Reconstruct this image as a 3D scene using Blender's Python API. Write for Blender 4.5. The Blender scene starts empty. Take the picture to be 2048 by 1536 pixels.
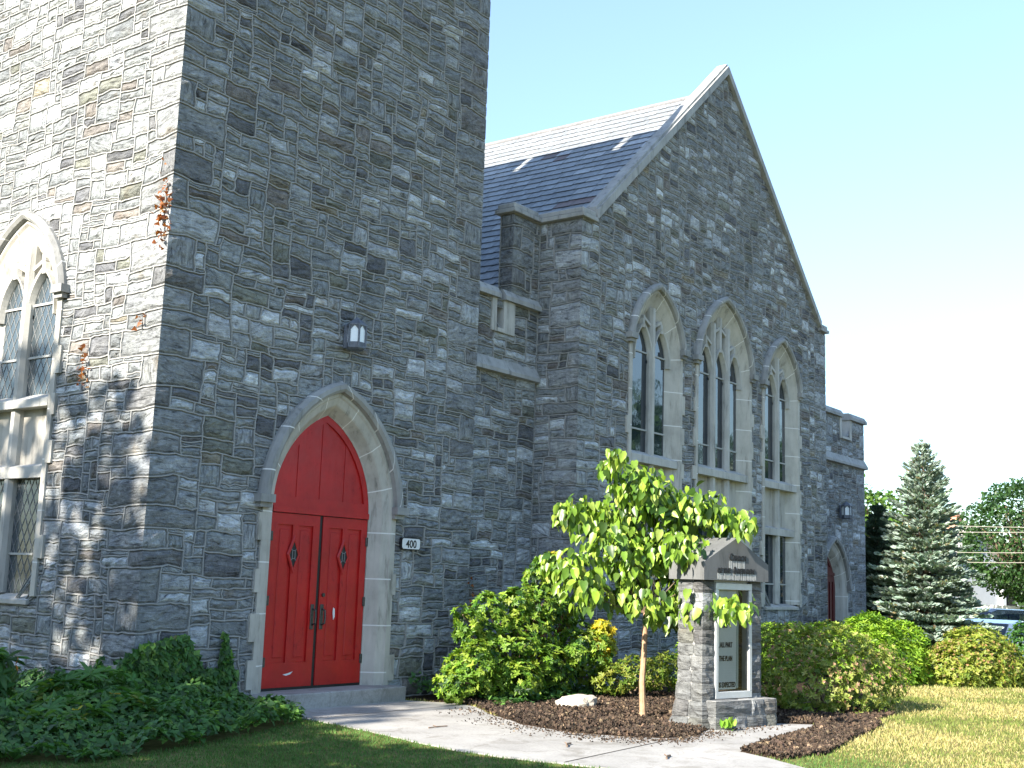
import bpy, bmesh, math, random
import numpy as np
from mathutils import Vector, Matrix
R = math.radians
scene = bpy.context.scene
COL = scene.collection
rng = np.random.default_rng(7)
random.seed(7)

# ------------------------------------------------------------------ camera, sky, sun, exposure
CAM = np.array([-8.4097, -11.2022, 1.4184])
YAW, PITCH, ROLL, FPX = 53.5564, 9.3833, 1.9192, 2403.73
y_, p_, r_ = R(YAW), R(PITCH), R(ROLL)
fw = np.array([math.sin(y_)*math.cos(p_), math.cos(y_)*math.cos(p_), math.sin(p_)])
rt = np.array([math.cos(y_), -math.sin(y_), 0.0]); up = np.cross(rt, fw)
rt2 = math.cos(r_)*rt + math.sin(r_)*up; up2 = -math.sin(r_)*rt + math.cos(r_)*up
cam_d = bpy.data.cameras.new('camera'); cam = bpy.data.objects.new('camera', cam_d); COL.objects.link(cam)
m = Matrix.Identity(4)
for i in range(3):
    m[i][0], m[i][1], m[i][2], m[i][3] = rt2[i], up2[i], -fw[i], CAM[i]
cam.matrix_world = m
cam_d.sensor_width = 36; cam_d.lens = 36*FPX/2048; cam_d.clip_end = 3000; cam_d.clip_start = .1
scene.camera = cam

SUN_EL, SUN_AZ = 28.0, 6.4          # elevation; degrees from -X towards +Y
w = bpy.data.worlds.new('World'); scene.world = w; w.use_nodes = True
nt = w.node_tree; nt.nodes.clear()
sky = nt.nodes.new('ShaderNodeTexSky'); sky.sky_type = 'NISHITA'; sky.sun_disc = False
sky.sun_elevation = R(SUN_EL); sky.sun_rotation = R(270+SUN_AZ); sky.altitude = 0
sky.air_density = 1.0; sky.dust_density = .35; sky.ozone_density = 1.4
bg = nt.nodes.new('ShaderNodeBackground'); bg.inputs[1].default_value = .125
wo = nt.nodes.new('ShaderNodeOutputWorld')
tcw = nt.nodes.new('ShaderNodeTexCoord'); sxw = nt.nodes.new('ShaderNodeSeparateXYZ'); crw = nt.nodes.new('ShaderNodeValToRGB'); mxw = nt.nodes.new('ShaderNodeMix')
mxw.data_type = 'RGBA'; mxw.blend_type = 'MULTIPLY'; mxw.inputs[0].default_value = 1
ew = crw.color_ramp.elements; ew[0].position = 0; ew[0].color = (.40, .46, .48, 1); ew[1].position = .6; ew[1].color = (1.10, 1.06, 1.02, 1)
e2 = ew.new(.22); e2.color = (.76, .79, .80, 1)
nt.links.new(tcw.outputs['Generated'], sxw.inputs[0]); nt.links.new(sxw.outputs[2], crw.inputs[0]); nt.links.new(sky.outputs[0], mxw.inputs[6]); nt.links.new(crw.outputs[0], mxw.inputs[7])
nt.links.new(mxw.outputs[2], bg.inputs[0]); nt.links.new(bg.outputs[0], wo.inputs[0])
sd = bpy.data.lights.new('sun', 'SUN'); sun = bpy.data.objects.new('sun', sd); COL.objects.link(sun)
sd.energy = 5.0; sd.angle = R(.55); sd.color = (1, .91, .78)
tosun = Vector((-math.cos(R(SUN_AZ))*math.cos(R(SUN_EL)), math.sin(R(SUN_AZ))*math.cos(R(SUN_EL)), math.sin(R(SUN_EL))))
sun.rotation_euler = tosun.to_track_quat('Z', 'Y').to_euler(); sun.location = (-30, 5, 30)
vs = scene.view_settings
vs.view_transform = 'Standard'; vs.look = 'None'; vs.gamma = 1; vs.exposure = 1.8
scene.cycles.max_bounces = 6; scene.cycles.caustics_reflective = False; scene.cycles.caustics_refractive = False

# ------------------------------------------------------------------ material helpers
def mat(name):
    m = bpy.data.materials.new(name); m.use_nodes = True
    nt = m.node_tree; nt.nodes.clear()
    out = nt.nodes.new('ShaderNodeOutputMaterial'); b = nt.nodes.new('ShaderNodeBsdfPrincipled')
    nt.links.new(b.outputs[0], out.inputs[0])
    return m, nt, b, out
def N(nt, t, **kw):
    n = nt.nodes.new(t)
    for k, v in kw.items():
        if k.startswith('i_'): n.inputs[k[2:]].default_value = v
        else: setattr(n, k, v)
    return n
def noise(nt, vec, scale, detail=4, rough=.55, dist=0):
    n = N(nt, 'ShaderNodeTexNoise'); n.inputs['Scale'].default_value = scale; n.inputs['Detail'].default_value = detail
    n.inputs['Roughness'].default_value = rough; n.inputs['Distortion'].default_value = dist
    nt.links.new(vec, n.inputs['Vector']); return n
def ramp(nt, fac, stops):
    r = N(nt, 'ShaderNodeValToRGB'); e = r.color_ramp.elements
    while len(e) < len(stops): e.new(.5)
    for q, (p, c) in zip(e, stops):
        q.position = p; q.color = (c, c, c, 1) if isinstance(c, (int, float)) else (*c, 1)
    nt.links.new(fac, r.inputs[0]); return r
def mul(nt, a, b, fac=1.0, mode='MULTIPLY'):
    x = N(nt, 'ShaderNodeMix', data_type='RGBA', blend_type=mode); x.inputs[0].default_value = fac
    nt.links.new(a, x.inputs[6]); nt.links.new(b, x.inputs[7]); return x.outputs[2]
def bump(nt, b, h, strength, dist):
    n = N(nt, 'ShaderNodeBump'); n.inputs['Strength'].default_value = strength; n.inputs['Distance'].default_value = dist
    nt.links.new(h, n.inputs['Height']); nt.links.new(n.outputs[0], b.inputs['Normal']); return n
def mapping(nt, vec, scale):
    n = N(nt, 'ShaderNodeMapping'); n.inputs['Scale'].default_value = scale; nt.links.new(vec, n.inputs[0]); return n.outputs[0]
def objco(nt): return N(nt, 'ShaderNodeTexCoord').outputs['Object']
def uvco(nt): return N(nt, 'ShaderNodeUVMap', uv_map='UVMap').outputs[0]
def attr(nt): return N(nt, 'ShaderNodeAttribute', attribute_name='Col').outputs['Color']

def stone_mat():
    m, nt, b, o = mat('rubble_stone'); c = attr(nt); uv = uvco(nt)
    st = noise(nt, mapping(nt, uv, (4, 19, 1)), 1.0, 6, .66, .9)
    bl = noise(nt, uv, 16, 5, .7, .3); big = noise(nt, uv, 4, 3, .5)
    r1 = ramp(nt, st.outputs[0], [(.33, .22), (.44, .80), (.57, 1.05), (.76, 1.5)])
    r2 = ramp(nt, bl.outputs[0], [(.3, .6), (.46, .95), (.6, 1.05), (.74, 1.45)])
    r3 = ramp(nt, big.outputs[0], [(.3, (.8, .8, .82)), (.5, (1, 1, 1)), (.7, (1.12, 1.1, 1.05))])
    k = mul(nt, mul(nt, mul(nt, c, r1.outputs[0]), r2.outputs[0]), r3.outputs[0])
    br = noise(nt, uv, 2.6, 4, .6); rb = ramp(nt, br.outputs[0], [(.60, (1, 1, 1)), (.70, (.82, .73, .64))]); k = mul(nt, k, rb.outputs[0])
    wx = noise(nt, objco(nt), .55, 5, .65); rw = ramp(nt, wx.outputs[0], [(.34, (.80, .81, .82)), (.5, (1.12, 1.12, 1.12)), (.7, (1.28, 1.28, 1.26))]); k = mul(nt, k, rw.outputs[0])
    nt.links.new(k, b.inputs['Base Color']); b.inputs['Roughness'].default_value = .85
    ad = N(nt, 'ShaderNodeMath', operation='ADD'); nt.links.new(st.outputs[0], ad.inputs[0]); nt.links.new(bl.outputs[0], ad.inputs[1])
    bump(nt, b, ad.outputs[0], .9, .05)
    return m
def simple(name, col, rough=.7, nscale=6, amt=.25, bumpd=.004, metal=0, spec=None):
    m, nt, b, o = mat(name); v = objco(nt); n = noise(nt, v, nscale, 5, .6)
    lo, hi = 1-amt, 1+amt
    r = ramp(nt, n.outputs[0], [(.3, tuple(x*lo for x in col)), (.7, tuple(min(1, x*hi) for x in col))])
    nt.links.new(r.outputs[0], b.inputs['Base Color']); b.inputs['Roughness'].default_value = rough; b.inputs['Metallic'].default_value = metal
    if spec is not None: b.inputs['Specular IOR Level'].default_value = spec
    if bumpd:
        n2 = noise(nt, v, nscale*8, 4, .6); bump(nt, b, n2.outputs[0], .5, bumpd)
    return m
def limestone_mat(name='limestone', col=(.43, .425, .40), joints=True):
    m, nt, b, o = mat(name); v = objco(nt)
    n = noise(nt, v, 2.2, 5, .6); n2 = noise(nt, mapping(nt, v, (9, 9, 1.5)), 1, 5, .65)
    r = ramp(nt, n.outputs[0], [(.3, tuple(x*.78 for x in col)), (.5, col), (.72, tuple(min(1, x*1.15) for x in col))])
    r2 = ramp(nt, n2.outputs[0], [(.30, (.50, .50, .49)), (.44, (.92, .92, .91)), (.7, (1.06, 1.06, 1.06))])
    k = mul(nt, r.outputs[0], r2.outputs[0])
    if joints:
        uv = uvco(nt); sx = N(nt, 'ShaderNodeSeparateXYZ'); nt.links.new(uv, sx.inputs[0])
        d = N(nt, 'ShaderNodeMath', operation='FRACT'); q = N(nt, 'ShaderNodeMath', operation='DIVIDE'); q.inputs[1].default_value = .62
        nt.links.new(sx.outputs[0], q.inputs[0]); nt.links.new(q.outputs[0], d.inputs[0])
        lt = N(nt, 'ShaderNodeMath', operation='LESS_THAN'); lt.inputs[1].default_value = .026; nt.links.new(d.outputs[0], lt.inputs[0])
        x = N(nt, 'ShaderNodeMix', data_type='RGBA'); nt.links.new(lt.outputs[0], x.inputs[0]); nt.links.new(k, x.inputs[6]); x.inputs[7].default_value = (.68, .68, .66, 1)
        k = x.outputs[2]
    nt.links.new(k, b.inputs['Base Color']); b.inputs['Roughness'].default_value = .8
    n3 = noise(nt, v, 60, 4, .6); bump(nt, b, n3.outputs[0], .35, .004)
    return m
def leaf_mat(name, trans=.35, rough=.45, spec=.35):
    m, nt, b, o = mat(name); c = attr(nt); v = objco(nt)
    n = noise(nt, v, 9, 2); r = ramp(nt, n.outputs[0], [(.3, .8), (.7, 1.2)])
    k = mul(nt, c, r.outputs[0])
    nt.links.new(k, b.inputs['Base Color']); b.inputs['Roughness'].default_value = rough; b.inputs['Specular IOR Level'].default_value = spec
    t = N(nt, 'ShaderNodeBsdfTranslucent')
    tc = N(nt, 'ShaderNodeMix', data_type='RGBA', blend_type='MULTIPLY'); tc.inputs[0].default_value = 1
    nt.links.new(k, tc.inputs[6]); tc.inputs[7].default_value = (1.5, 1.6, .7, 1); nt.links.new(tc.outputs[2], t.inputs[0])
    mx = N(nt, 'ShaderNodeMixShader'); mx.inputs[0].default_value = trans
    nt.links.new(b.outputs[0], mx.inputs[1]); nt.links.new(t.outputs[0], mx.inputs[2]); nt.links.new(mx.outputs[0], o.inputs[0])
    return m
def attr_mat(name, rough=.8, nscale=30, amt=.25, bumpd=.003, spec=.5):
    m, nt, b, o = mat(name); c = attr(nt); v = objco(nt); n = noise(nt, v, nscale, 4, .6)
    r = ramp(nt, n.outputs[0], [(.3, 1-amt), (.7, 1+amt)])
    nt.links.new(mul(nt, c, r.outputs[0]), b.inputs['Base Color']); b.inputs['Roughness'].default_value = rough
    b.inputs['Specular IOR Level'].default_value = spec
    bump(nt, b, n.outputs[0], .5, bumpd); return m
def glass_mat(name, col, rough=.04, ior=1.9):
    m, nt, b, o = mat(name); v = objco(nt)
    b.inputs['Base Color'].default_value = (*col, 1); b.inputs['Roughness'].default_value = rough; b.inputs['IOR'].default_value = ior
    n = noise(nt, v, 5, 2); bump(nt, b, n.outputs[0], .10, .01); return m

M = {}
M['stone'] = stone_mat()
M['mortar'] = simple('mortar', (.29, .292, .285), .9, 12, .15, .002)
M['lime'] = limestone_mat(col=(.44, .425, .385))
M['limeplain'] = limestone_mat('limestone_plain', joints=False)
M['hood'] = limestone_mat('weathered_limestone', (.275, .28, .275))
M['cap'] = limestone_mat('coping_stone', (.33, .335, .33), joints=False)
M['panel'] = limestone_mat('limestone_panel', (.40, .385, .35), joints=False)
M['slate'] = attr_mat('roof_slate', .5, 14, .25, .004)
def door_paint(name, col):
    m, nt, b, o = mat(name); v = objco(nt); gr = noise(nt, mapping(nt, v, (55, 55, 2.2)), 1, 5, .6); n = noise(nt, v, 2.5, 5, .65); sc = noise(nt, mapping(nt, v, (9, 9, 5)), 1, 6, .7)
    r = ramp(nt, n.outputs[0], [(.3, tuple(x*.78 for x in col)), (.7, tuple(x*1.14 for x in col))]); r2 = ramp(nt, sc.outputs[0], [(.28, (.62, .75, .75)), (.40, (1, 1, 1)), (.70, (1, 1, 1)), (.8, (1.12, 1.5, 1.5))])
    nt.links.new(mul(nt, r.outputs[0], r2.outputs[0]), b.inputs['Base Color']); rr = ramp(nt, sc.outputs[0], [(.3, .62), (.7, .34)]); nt.links.new(rr.outputs[0], b.inputs['Roughness'])
    bump(nt, b, gr.outputs[0], .35, .004); return m
M['red'] = door_paint('red_door_paint', (.44, .010, .010))
M['red_in_shade'] = simple('shaded_red_door_paint', (.10, .010, .012), .45, 3, .1, .0015)  # far door is the same red; its shade is put into the colour
M['black'] = simple('black_iron', (.012, .012, .014), .5, 20, .3, .002)
M['pewter'] = simple('dark_metal_handle', (.10, .10, .10), .45, 30, .3, .001, .8)
M['glass'] = glass_mat('window_glass', (.015, .024, .034))
M['leadglass'] = glass_mat('leaded_glass', (.05, .065, .075), .12, 1.7)
M['lead'] = simple('lead_came', (.20, .21, .215), .6, 20, .2, 0)
M['bar'] = simple('window_bar', (.36, .37, .36), .7, 10, .1, 0)
M['white'] = simple('white_letter_paint', (.72, .73, .74), .5, 5, .06, 0)
M['leaf'] = leaf_mat('leaf'); M['leafy'] = leaf_mat('young_leaf', .24, .38, .45); M['needle'] = leaf_mat('needle', .2, .7, .2)
M['grass'] = leaf_mat('grass_blade', .3, .6, .15)
M['bark'] = simple('bark', (.17, .12, .085), .9, 14, .4, .006)
M['youngbark'] = simple('young_bark', (.34, .215, .13), .8, 12, .3, .004)
M['chip'] = attr_mat('mulch_chip', .9, 20, .3, .003)

# ------------------------------------------------------------------ mesh helpers
def finish(me, cols=None, uvs=None):
    if cols is not None:
        a = me.color_attributes.new('Col', 'FLOAT_COLOR', 'POINT')
        c4 = np.ones((len(me.vertices), 4), np.float32); c4[:, :3] = cols
        a.data.foreach_set('color', c4.ravel())
    if uvs is not None:
        l = me.uv_layers.new(name='UVMap')
        vi = np.empty(len(me.loops), np.int32); me.loops.foreach_get('vertex_index', vi)
        l.data.foreach_set('uv', np.asarray(uvs, np.float32)[vi].ravel())
def tag(o, label=None, cat=None, group=None, kind=None):
    if label: o['label'] = label
    if cat: o['category'] = cat
    if group: o['group'] = group
    if kind: o['kind'] = kind
    return o
def empty(name, loc, label=None, cat=None, group=None):
    o = bpy.data.objects.new(name, None); o.location = loc; COL.objects.link(o); o.empty_display_size = .2
    return tag(o, label, cat, group)
def wloc(o):
    v = Vector((0, 0, 0))
    while o is not None: v += o.location; o = o.parent
    return v
def link(name, me, mats, parent=None, smooth=False, loc=None):
    """mesh in world coordinates; origin moved to loc (top level) or to the parent's origin"""
    o = bpy.data.objects.new(name, me); COL.objects.link(o)
    for m_ in (mats if isinstance(mats, (list, tuple)) else [mats]): me.materials.append(m_)
    if parent is not None:
        o.parent = parent; me.transform(Matrix.Translation(-wloc(parent)))
    elif loc is not None:
        me.transform(Matrix.Translation(-Vector(loc))); o.location = loc
    if smooth: me.polygons.foreach_set('use_smooth', [True]*len(me.polygons))
    return o
class MB:
    def __init__(s): s.v = []; s.f = []; s.m = []; s.c = []; s.uv = []
    def add(s, vs_, fs, mi=0, col=None, uv=None):
        b = len(s.v); s.v += [tuple(x) for x in vs_]
        s.f += [tuple(b+i for i in f) for f in fs]; s.m += [mi]*len(fs)
        s.c += [col or (1, 1, 1)]*len(vs_)
        s.uv += list(uv) if uv is not None else [(.3, .3)]*len(vs_)
    def box(s, x0, x1, y0, y1, z0, z1, mi=0, col=None, T=None, bev=0.0):
        if bev > 0:
            bm = bmesh.new(); bmesh.ops.create_cube(bm, size=1)
            for v in bm.verts: v.co = Vector(((x0+x1)/2+v.co.x*(x1-x0), (y0+y1)/2+v.co.y*(y1-y0), (z0+z1)/2+v.co.z*(z1-z0)))
            bmesh.ops.bevel(bm, geom=bm.edges[:], offset=bev, segments=1, affect='EDGES')
            bm.verts.index_update(); vs_ = [v.co.copy() for v in bm.verts]; fs = [[v.index for v in f.verts] for f in bm.faces]; bm.free()
        else:
            vs_ = [Vector(p) for p in ((x0, y0, z0), (x1, y0, z0), (x1, y1, z0), (x0, y1, z0), (x0, y0, z1), (x1, y0, z1), (x1, y1, z1), (x0, y1, z1))]
            fs = [(0, 3, 2, 1), (4, 5, 6, 7), (0, 1, 5, 4), (1, 2, 6, 5), (2, 3, 7, 6), (3, 0, 4, 7)]
        if T: vs_ = [T(*v) for v in vs_]
        s.add(vs_, fs, mi, col)
    def prism(s, poly, d0, d1, T, mi=0, col=None):
        """poly in (a,b); T(a,d,b) -> world; extruded in d"""
        n = len(poly); vs_ = [T(a, d0, b) for a, b in poly]+[T(a, d1, b) for a, b in poly]
        fs = [tuple(range(n)), tuple(range(2*n-1, n-1, -1))]+[(i, i+n, (i+1) % n+n, (i+1) % n) for i in range(n)]
        s.add(vs_, fs, mi, col)
    def tube(s, pts, rad, seg=8, mi=0, col=None, cap=True):
        pts = [Vector(p) for p in pts]; rad = rad if isinstance(rad, (list, tuple)) else [rad]*len(pts)
        vs_ = []; prev = None
        for i, p in enumerate(pts):
            t = (pts[min(i+1, len(pts)-1)]-pts[max(i-1, 0)]).normalized()
            a = prev if prev is not None else (Vector((0, 0, 1)) if abs(t.z) < .9 else Vector((1, 0, 0)))
            n1 = (a-t*a.dot(t)).normalized(); prev = n1; n2 = t.cross(n1)
            for k in range(seg):
                q = 2*math.pi*k/seg; vs_.append(p+(n1*math.cos(q)+n2*math.sin(q))*rad[i])
        fs = [(i*seg+k, i*seg+(k+1) % seg, (i+1)*seg+(k+1) % seg, (i+1)*seg+k) for i in range(len(pts)-1) for k in range(seg)]
        if cap: fs += [tuple(range(seg-1, -1, -1)), tuple(range((len(pts)-1)*seg, len(pts)*seg))]
        s.add(vs_, fs, mi, col)
    def grid(s, rows, uv=None, mi=0, close=False, flip=False):
        nr, nc = len(rows), len(rows[0]); vs_ = [p for r in rows for p in r]
        fs = []
        for i in range(nr-1):
            for j in range(nc-1 if not close else nc):
                k = (j+1) % nc
                q = (i*nc+j, i*nc+k, (i+1)*nc+k, (i+1)*nc+j); fs.append(q[::-1] if flip else q)
        s.add(vs_, fs, mi, None, uv)
    def build(s, name, mats, parent=None, smooth=False, cols=False, loc=None):
        me = bpy.data.meshes.new(name); me.from_pydata([tuple(v) for v in s.v], [], s.f)
        me.polygons.foreach_set('material_index', s.m)
        finish(me, np.array(s.c) if cols else None, np.array(s.uv))
        me.update()
        return link(name, me, mats, parent, smooth, loc)

# ------------------------------------------------------------------ arches
def arch_path(wd, z0, zs, rise, off=0.0, n=12, step=None):
    """outline of a pointed opening: up the left jamb, over the arch, down the right jamb; concentric offsets"""
    r = (rise*rise+wd*wd)/(2*wd); cx = r-wd; ro = r+off
    az = math.sqrt(max(ro*ro-cx*cx, 1e-6)); a1 = math.atan2(az, cx)
    half = []
    nj = max(2, int((zs-z0)/.35)+1)
    for i in range(nj): half.append((-(wd+off), z0+(zs-z0)*i/nj))
    for i in range(n+1):
        a = a1*i/n; half.append((cx-ro*math.cos(a), zs+ro*math.sin(a)))
    return half+[(-x, z) for x, z in half[-2::-1]]
def plen(path):
    L = [0]
    for a, b in zip(path, path[1:]): L.append(L[-1]+math.hypot(b[0]-a[0], b[1]-a[1]))
    return L
def sweep(mb, wd, z0, zs, rise, prof, T, mi=0, n=12, zend=None):
    """prof: list of (offset, depth) from inside to outside"""
    rows = []; uv = []
    for o, d in prof:
        p = arch_path(wd, z0, zs, rise, o, n)
        rows.append([T(x, d, z) for x, z in p]); L = plen(arch_path(wd, z0, zs, rise, 0, n))
        uv += [(l+.1, o) for l in L]
    mb.grid(rows, uv, mi)
def polyconv(path): return list(path)

# ------------------------------------------------------------------ rubble walls, every stone modelled
SIZES = [((3, 2), 8), ((4, 2), 13), ((5, 2), 16), ((6, 2), 14), ((7, 2), 10), ((8, 2), 6), ((9, 2), 3), ((4, 3), 6), ((5, 3), 10), ((6, 3), 9), ((7, 3), 6), ((8, 3), 3),
         ((3, 3), 2.5), ((4, 4), 2.2), ((5, 4), 3), ((6, 4), 2.2), ((2, 2), 4), ((5, 1), 5), ((3, 1), 3.5), ((7, 1), 3), ((5, 5), .6), ((7, 4), 1.2), ((2, 3), 1.2), ((1, 2), 1)]
SZ = [s for s, _ in SIZES]; SP = np.array([p for _, p in SIZES]); SP = SP/SP.sum()
def stone_col(g):
    q = g.random(); v = g.uniform(.84, 1.16)
    if q < .52: c = np.array((.238, .260, .272))*g.uniform(.80, 1.2)
    elif q < .70: c = np.array((.31, .332, .348))*v
    elif q < .81: c = np.array((.46, .50, .535))*v
    elif q < .90: c = np.array((.135, .142, .155))*v
    elif q < .955: c = np.array((.19, .178, .168))*v
    elif q < .962: c = np.array((.26, .24, .19))*v
    else: c = np.array((.18, .19, .165))*v
    return c
def convex_push(u, v, poly):
    """push points inside a convex polygon to its nearest edge; poly counter-clockwise or clockwise"""
    P = np.array(poly); A = P; B = np.roll(P, -1, 0); E = B-A; ln = np.hypot(E[:, 0], E[:, 1]); ok = ln > 1e-6
    A, E, ln = A[ok], E[ok], ln[ok]
    area = np.sum(P[:, 0]*np.roll(P[:, 1], -1)-np.roll(P[:, 0], -1)*P[:, 1]); sg = 1 if area > 0 else -1
    nx, ny = sg*E[:, 1]/ln, -sg*E[:, 0]/ln
    d = (u[..., None]-A[:, 0])*nx+(v[..., None]-A[:, 1])*ny
    k = d.argmax(-1); mx = np.take_along_axis(d, k[..., None], -1)[..., 0]
    ins = mx < 0
    u2 = np.where(ins, u-mx*nx[k], u); v2 = np.where(ins, v-mx*ny[k], v)
    return u2, v2, ins
def stone_wall(name, parent, O, U, Nn, W, H, seed, openings=(), top=None, qL=None, qR=None, gu=.078, gv=.064, qc=None):
    g = np.random.default_rng(seed)
    O = np.array(O, float); U = np.array(U, float); Nn = np.array(Nn, float); Z = np.array((0, 0, 1.0))
    nc, nr = max(2, round(W/gu)), max(2, round(H/gv))
    I, J = np.meshgrid(np.arange(nc+1), np.arange(nr+1)); u = I*W/nc; v = J*H/nr
    def sm(k, amp):
        z = np.zeros_like(u)
        for _ in range(5):
            kx, ky, ph = g.normal(0, k), g.normal(0, k), g.uniform(0, 6.3); z = z+np.sin(kx*u+ky*v+ph)
        return amp*z/2.2
    edge = np.minimum(1, np.minimum(I, nc-I)/4.0)
    du = (sm(3.2, .022)+sm(9, .008)+g.normal(0, .006, u.shape))*np.minimum(1, np.minimum(I, nc-I)/2)
    dv = (sm(2.4, .026)+sm(7, .011)+g.normal(0, .006, u.shape))*edge + (1-edge)*(.012*np.sin(v*4.1)+.006*np.sin(v*13))
    dv *= np.minimum(1, np.minimum(J, nr-J)/2)
    u = u+du; v = v+dv
    moved = np.zeros(u.shape, bool)
    u0, v0 = u.copy(), v.copy()
    for poly in openings:
        u, v, ins = convex_push(u, v, poly); moved |= ins
    over = np.zeros(u.shape, bool)
    if top is not None:
        tv = top(u); over = v > tv; v = np.minimum(v, tv)
    occ = -np.ones((nr, nc), int); st = []
    def place(i, j, ww, hh, col):
        occ[j:j+hh, i:i+ww] = len(st); st.append((i, j, ww, hh, col))
    def quoins(side, par):
        j = 0; k = 0; gq = np.random.default_rng(qc or 5)
        while j < nr:
            hh = int(gq.choice([3, 4, 4, 5, 5, 6])); hh = min(hh, nr-j); c = stone_col(gq)*.55+np.array((.2, .207, .21))*.5
            ww = (8 if (k+par) % 2 == 0 else 4)+int(gq.integers(-1, 2)); ww = min(ww, nc)
            i = 0 if side == 'L' else nc-ww
            if (occ[j:j+hh, i:i+ww] < 0).all(): place(i, j, ww, hh, c)
            j += hh; k += 1
    if qL is not None: quoins('L', qL)
    if qR is not None: quoins('R', qR)
    for j in range(nr):
        i = 0
        while i < nc:
            if occ[j, i] >= 0: i += 1; continue
            run = 0
            while i+run < nc and occ[j, i+run] < 0 and run < 12: run += 1
            ww, hh = SZ[g.choice(len(SZ), p=SP)]
            ww = min(ww, run)
            if run-ww == 1: ww += 1
            hh = min(hh, nr-j)
            while hh > 1 and (occ[j:j+hh, i:i+ww] >= 0).any(): hh -= 1
            c_ = stone_col(g)
            if hh > 2 and ww > 3 and g.random() < .16: c_ = np.array((.44, .47, .50))*g.uniform(.85, 1.15)
            place(i, j, ww, hh, c_); i += ww
    V = []; F = []; MI = []; C = []; UV = []; nv = 0
    for (i, j, ww, hh, col) in st:
        bu = u[j:j+hh+1, i:i+ww+1]; bv = v[j:j+hh+1, i:i+ww+1]
        if moved.any() or top is not None:
            bad = moved[j:j+hh+1, i:i+ww+1] | over[j:j+hh+1, i:i+ww+1]
            if bad.all(): continue
            if bad.any():
                uu = np.concatenate([bu[0, :], bu[1:, -1], bu[-1, -2::-1], bu[-2:0:-1, 0]]); vv = np.concatenate([bv[0, :], bv[1:, -1], bv[-1, -2::-1], bv[-2:0:-1, 0]])
                ar = abs(np.sum(uu*np.roll(vv, -1)-np.roll(uu, -1)*vv))/2
                if ar < .12*ww*hh*gu*gv: continue
        wr, hr = ww*gu, hh*gv
        lq = qL is not None and i == 0; rq = qR is not None and i+ww == nc
        ds = min(.034, .28*min(wr, hr))
        # perimeter
        per = [(0, k) for k in range(ww)]+[(k, ww) for k in range(hh)]+[(hh, k) for k in range(ww, 0, -1)]+[(k, 0) for k in range(hh, 0, -1)]
        pj = np.array([q[0] for q in per]); pi = np.array([q[1] for q in per]); n = len(per)
        pu, pv = bu[pj, pi], bv[pj, pi]
        iu = (pi == 0)*1.0-(pi == ww)*1.0; iv = (pj == 0)*1.0-(pj == hh)*1.0
        onl = (pi == 0) & lq; onr = (pi == ww) & rq
        iu = np.where(onl | onr, 0, iu)
        ext = np.where(onl, -1.0, 0)+np.where(onr, 1.0, 0)
        rings = []
        for d, z in ((0, .012), (.0068, .011), (.0125, -.012)):
            zz = np.full(n, z); rings.append((pu+iu*d+ext*zz, pv+iv*d, zz))
        a_tilt, b_tilt = g.normal(0, .010, 2); bz = g.uniform(.012, .026)
        gj, gi = np.mgrid[0:hh+1, 0:ww+1]
        giu = (gi == 0)*1.0-(gi == ww)*1.0; giv = (gj == 0)*1.0-(gj == hh)*1.0
        gl = (gi == 0) & lq; gr = (gi == ww) & rq
        giu = np.where(gl | gr, 0, giu)
        bd = (giu != 0) | (giv != 0)
        rough = g.normal(0, .0055, gi.shape)
        gz = np.where(bd, .007+np.abs(rough)*.6, bz+rough+a_tilt*(gi/ww-.5)+b_tilt*(gj/hh-.5))
        gz = np.where(gl | gr, .016, gz)
        if (moved.any() and moved[j:j+hh+1, i:i+ww+1].any()): gz = np.minimum(gz, .010)
        gext = np.where(gl, -1.0, 0)+np.where(gr, 1.0, 0)
        ku = bu+giu*ds+gext*gz+np.where(bd | gl | gr, 0, g.normal(0, .006, gi.shape)); kv = bv+giv*ds
        allu = np.concatenate([r_[0] for r_ in rings]+[ku.ravel()]); allv = np.concatenate([r_[1] for r_ in rings]+[kv.ravel()])
        allz = np.concatenate([r_[2] for r_ in rings]+[gz.ravel()])
        V.append(O+allu[:, None]*U+allv[:, None]*Z+allz[:, None]*Nn)
        C.append(np.tile(col, (len(allu), 1)))
        ou, ov = g.uniform(0, 50, 2)
        uvs = np.stack([allu+ou, allv+ov], 1)
        if hh > ww*.9 and g.random() < .6: uvs = uvs[:, ::-1]
        elif g.random() < .25:
            t = g.uniform(-.5, .5); uvs = uvs@np.array([[math.cos(t), -math.sin(t)], [math.sin(t), math.cos(t)]])
        UV.append(uvs)
        for k in range(2):
            for q in range(n):
                q2 = (q+1) % n; F.append((nv+k*n+q, nv+k*n+q2, nv+(k+1)*n+q2, nv+(k+1)*n+q)); MI.append(1)
        base = nv+3*n; per_g = [base+a*(ww+1)+b for a, b in per]
        for q in range(n):
            q2 = (q+1) % n; F.append((nv+2*n+q, nv+2*n+q2, per_g[q2], per_g[q])); MI.append(0)
        for a in range(hh):
            for b in range(ww):
                q = base+a*(ww+1)+b; F.append((q, q+1, q+ww+2, q+ww+1)); MI.append(0)
        nv += len(allu)
    V = np.concatenate(V); C = np.concatenate(C); UV = np.concatenate(UV)
    # consistent outward winding
    if np.dot(np.cross(U, Z), Nn) < 0: F = [f[::-1] for f in F]
    me = bpy.data.meshes.new(name); me.from_pydata(V.tolist(), [], F); me.polygons.foreach_set('material_index', MI)
    finish(me, C, UV); me.update()
    return link(name, me, [M['stone'], M['mortar']], parent)

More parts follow.
